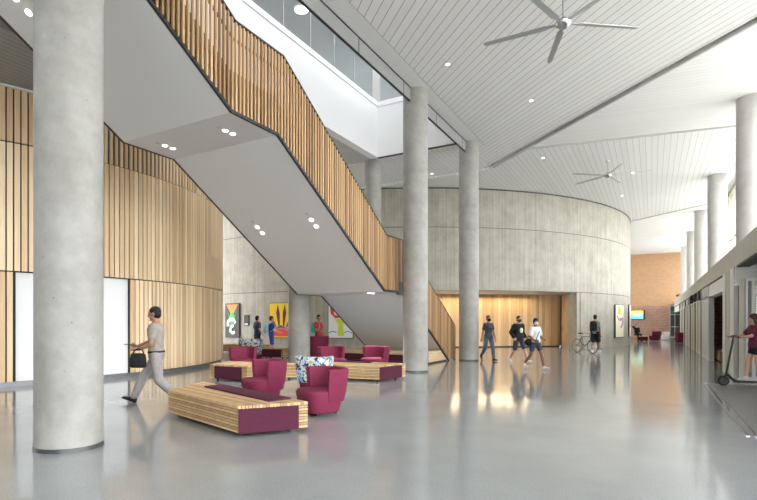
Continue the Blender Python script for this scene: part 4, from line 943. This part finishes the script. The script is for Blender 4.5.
# 6 scooter rider
r6, T6, _, _ = person('woman with long brown hair in maroon T-shirt and black shorts riding a kick scooter', 2.07, 15.17, rad(193), 1.57,
    ((-0.06, -0.12, 0.13, 0.0), (0.08, 0.16, 0.13, 0.0)),
    (((-0.20, 0.38, 1.14), (0.1, 1, -0.05), (1, 0, 0.1), 0.9), ((0.20, 0.38, 1.14), (-0.1, 1, -0.05), (-1, 0, 0.1), 0.9)),
    dict(skin=M['skin'], top=M['maroon_cloth'], bottom=M['black_cloth'], shoes=M['shoe_white'], hair=M['hair_brown'], hairstyle='long', legs=0.42, sleeve=0.65, hem=-0.06, loose=0.026, head=(0.0, 0.1)), 'f', vox=0.009, lean=0.04)
# 7, 8, 9 visitors by the paintings
r7, T7, _, _ = person('person in navy shirt standing left of the yellow painting', -15.15, 17.75, rad(75), 1.78,
    ((-0.10, 0.05, 0, 0), (0.10, -0.05, 0, 0)), (((-0.25, 0.02, 0.86), None, (0.6, 0.6, 0), 0.5), ((0.25, 0.12, 0.95), None, (-0.6, 0.6, 0), 0.5)),
    dict(skin=M['skin'], top=M['navy_cloth'], bottom=M['charcoal'], shoes=M['shoe_black'], hair=M['hair_black'], legs=1.9, sleeve=0.6))
r8, T8, _, _ = person('person in blue shirt with pale backpack looking at the yellow painting', -14.55, 18.0, rad(50), 1.76,
    ((-0.10, 0.05, 0, 0), (0.10, -0.05, 0, 0)), (((-0.25, 0.10, 0.9), None, (0.6, 0.6, 0), 0.5), ((0.22, 0.30, 1.05), None, (-0.6, 0.6, 0), 0.5)),
    dict(skin=M['skin'], top=M['blue_cloth'], bottom=M['blue_cloth'], shoes=M['shoe_black'], hair=M['hair_brown'], legs=0.9, sleeve=0.6))
backpack(r8, T8, M['sky_cloth'], 'pale blue backpack on the person by the yellow painting')
r9, T9, _, _ = person('person in red T-shirt beside the round column, wearing a teal backpack', -11.85, 17.75, rad(-5), 1.80,
    ((-0.10, 0.05, 0, 0), (0.10, -0.05, 0, 0)), (((-0.25, 0.10, 0.9), None, (0.6, 0.6, 0), 0.5), ((0.20, 0.30, 1.1), None, (-0.6, 0.6, 0), 0.5)),
    dict(skin=M['skin_tan'], top=M['red_cloth'], bottom=M['navy_cloth'], shoes=M['shoe_black'], hair=M['hair_black'], legs=1.9, sleeve=0.6))
backpack(r9, T9, M['teal_cloth'], 'teal backpack on the person in the red T-shirt')
# 10 seated far person
r10, T10, _, _ = person('far person in black sitting on the timber bench below the wall screen', -1.05, 46.7, rad(-60), 1.75,
    ((-0.13, 0.42, 0, 0), (0.13, 0.42, 0, 0)), (((-0.14, 0.30, 0.72), (0.3, 1, 0), (0.5, 0, 1), 0.5), ((0.20, 0.32, 1.15), (-0.2, 0.4, 1), (-0.5, 0, 1), 0.5)),
    dict(skin=M['skin'], top=M['black_cloth'], bottom=M['black_cloth'], shoes=M['shoe_black'], hair=M['hair_brown'], legs=1.9, sleeve=1.8), seat=0.53)

# ---------------------------------------------------------------- bicycle
def wheel(parent, c, r, ax, spokes=16, tr=0.016, name='wheel'):
    """c hub centre, wheel plane contains z; ax = axle direction (unit, horizontal)"""
    ax = Vector(ax).normalized(); u = Vector((0, 0, 1)).cross(ax).normalized(); z = Vector((0, 0, 1)); c = Vector(c)
    ring = lambda rr, n=40: [c+(u*math.cos(2*PI*i/n)+z*math.sin(2*PI*i/n))*rr for i in range(n)]
    b = MB(); b.tube(ring(r-0.022), 0.011, 6, True); w_ = b.build(name, M['chrome'], parent, smooth=True)
    b = MB(); b.tube(ring(r-tr), tr, 8, True); b.build('tyre', M['rubber'], w_, smooth=True)
    b = MB(); b.cyl(c-ax*0.04, c+ax*0.04, 0.022, n=12)
    for i in range(spokes):
        a = 2*PI*i/spokes; b.cyl(c+ax*(0.03 if i % 2 else -0.03), c+(u*math.cos(a)+z*math.sin(a))*(r-0.025), 0.002, n=4)
    b.build('spokes', M['chrome'], w_); return w_
bk = empty('bicycle', (-2.80, 27.4, 0), rad(-42), 'dark city bicycle with thin wheels held by the man in the grey shirt', 'bicycle')   # local +X forward
wheel(bk, (-0.50, 0, 0.34), 0.34, (0, 1, 0)); wheel(bk, (0.50, 0, 0.34), 0.34, (0, 1, 0))
fm = plain('bike_frame', (0.03, 0.03, 0.035), 0.35)
BB, SEAT, HT, HB = (-0.06, 0, 0.28), (-0.20, 0, 0.78), (0.34, 0, 0.80), (0.39, 0, 0.62)
b = MB()
for p, q, r in ((BB, SEAT, 0.015), (SEAT, HT, 0.014), (BB, HB, 0.017), (HT, HB, 0.017)): b.cyl(p, q, r, n=10)
for s in (-1, 1): b.cyl((SEAT[0]+0.02, s*0.01, 0.74), (-0.50, s*0.05, 0.34), 0.008, n=8); b.cyl(BB, (-0.50, s*0.05, 0.34), 0.009, n=8)
b.build('frame', fm, bk, smooth=True)
b = MB()
for s in (-1, 1): b.tube([(0.40, s*0.02, 0.60), (0.42, s*0.045, 0.55), (0.46, s*0.045, 0.42), (0.50, s*0.045, 0.34)], 0.010, 8)
b.build('fork', fm, bk, smooth=True)
b = MB(); b.cyl(SEAT, (-0.235, 0, 0.92), 0.012, n=10); b.build('seat_post', M['chrome'], bk)
b = MB(); b.loft([[(x+0.0, math.cos(a)*wd, 0.945+math.sin(a)*h_) for a in [2*PI*i/12 for i in range(12)]] for x, wd, h_ in ((-0.38, 0.05, 0.02), (-0.35, 0.085, 0.035), (-0.25, 0.065, 0.03), (-0.15, 0.025, 0.022), (-0.10, 0.012, 0.012))]); b.build('saddle', M['black'], bk, smooth=True)
b = MB(); b.cyl(HT, (0.33, 0, 0.93), 0.012, n=10); b.tube([(0.28, -0.28, 0.98), (0.34, -0.20, 0.96), (0.38, -0.06, 0.94), (0.38, 0.06, 0.94), (0.34, 0.20, 0.96), (0.28, 0.28, 0.98)], 0.012, 8); b.build('handlebar', M['black'], bk, smooth=True)
b = MB(); b.cyl((BB[0], -0.07, BB[2]), (BB[0], 0.07, BB[2]), 0.012, n=10); b.cyl((BB[0], -0.045, BB[2]), (BB[0], -0.04, BB[2]), 0.09, n=24); b.cyl((BB[0], -0.06, BB[2]), (BB[0]+0.12, -0.06, BB[2]-0.12), 0.010); b.cyl((BB[0], 0.06, BB[2]), (BB[0]-0.12, 0.06, BB[2]+0.12), 0.010)
b.build('crank', M['chrome'], bk)
b = MB(); b.box(BB[0]+0.07, -0.16, BB[2]-0.135, BB[0]+0.17, -0.06, BB[2]-0.11); b.box(BB[0]-0.17, 0.06, BB[2]+0.11, BB[0]-0.07, 0.16, BB[2]+0.135); b.build('pedals', M['black'], bk)

# ---------------------------------------------------------------- kick scooter
ks = empty('kick_scooter', (2.03, 15.12, 0), rad(193), 'black electric kick scooter under the long-haired rider by the entrance mat', 'scooter')  # local +X forward
b = MB(); b.prism([(-0.48, -0.075), (0.30, -0.075), (0.40, -0.04), (0.40, 0.04), (0.30, 0.075), (-0.48, 0.075)], 0.085, 0.125); b.build('deck', M['black'], ks, bevel=0.008)
b = MB(); b.tube([(0.36, 0, 0.10), (0.46, 0, 0.20), (0.53, 0, 0.28)], 0.030, 10); b.build('neck', M['black'], ks, smooth=True)
b = MB(); b.cyl((0.555, 0, 0.22), (0.40, 0, 1.14), 0.024, 0.021, n=14); b.build('stem', M['black'], ks, smooth=True)
b = MB(); b.tube([(0.38, -0.25, 1.15), (0.40, 0, 1.16), (0.38, 0.25, 1.15)], 0.014, 10); hb = b.build('handlebar', M['black'], ks, smooth=True)
for s in (-1, 1):
    b = MB(); b.capsule((0.383, s*0.14, 1.155), (0.38, s*0.25, 1.15), 0.019); b.build('grip', M['rubber'], hb, smooth=True)
b = MB(); b.box(0.36, -0.05, 1.16, 0.43, 0.05, 1.19); b.build('display', M['black'], hb)
for x, r in ((0.60, 0.115), (-0.56, 0.105)):
    b = MB(); c = Vector((x, 0, r)); b.tube([c+Vector((math.cos(t), 0, math.sin(t)))*(r-0.024) for t in [2*PI*i/28 for i in range(28)]], 0.024, 8, True); wv = b.build('wheel', M['rubber'], ks, smooth=True)
    b = MB(); b.cyl((x, -0.03, r), (x, 0.03, r), r-0.03, n=24); b.build('hub', M['dark'], wv)
b = MB()
for s in (-1, 1): b.cyl((0.60, s*0.045, 0.115), (0.55, s*0.03, 0.28), 0.013, n=8); b.box(-0.58, s*0.04-0.006, 0.09, -0.45, s*0.04+0.006, 0.12)
b.build('fork', M['black'], ks)
b = MB(); b.loft([[(0.60+math.cos(a)*0.135, y_, 0.115+math.sin(a)*0.135) for y_ in (-0.035, 0.035)]+[(0.60+math.cos(a)*0.128, y_, 0.115+math.sin(a)*0.128) for y_ in (0.035, -0.035)] for a in [rad(40+i*12) for i in range(11)]]); b.build('mudguard', M['black'], ks)
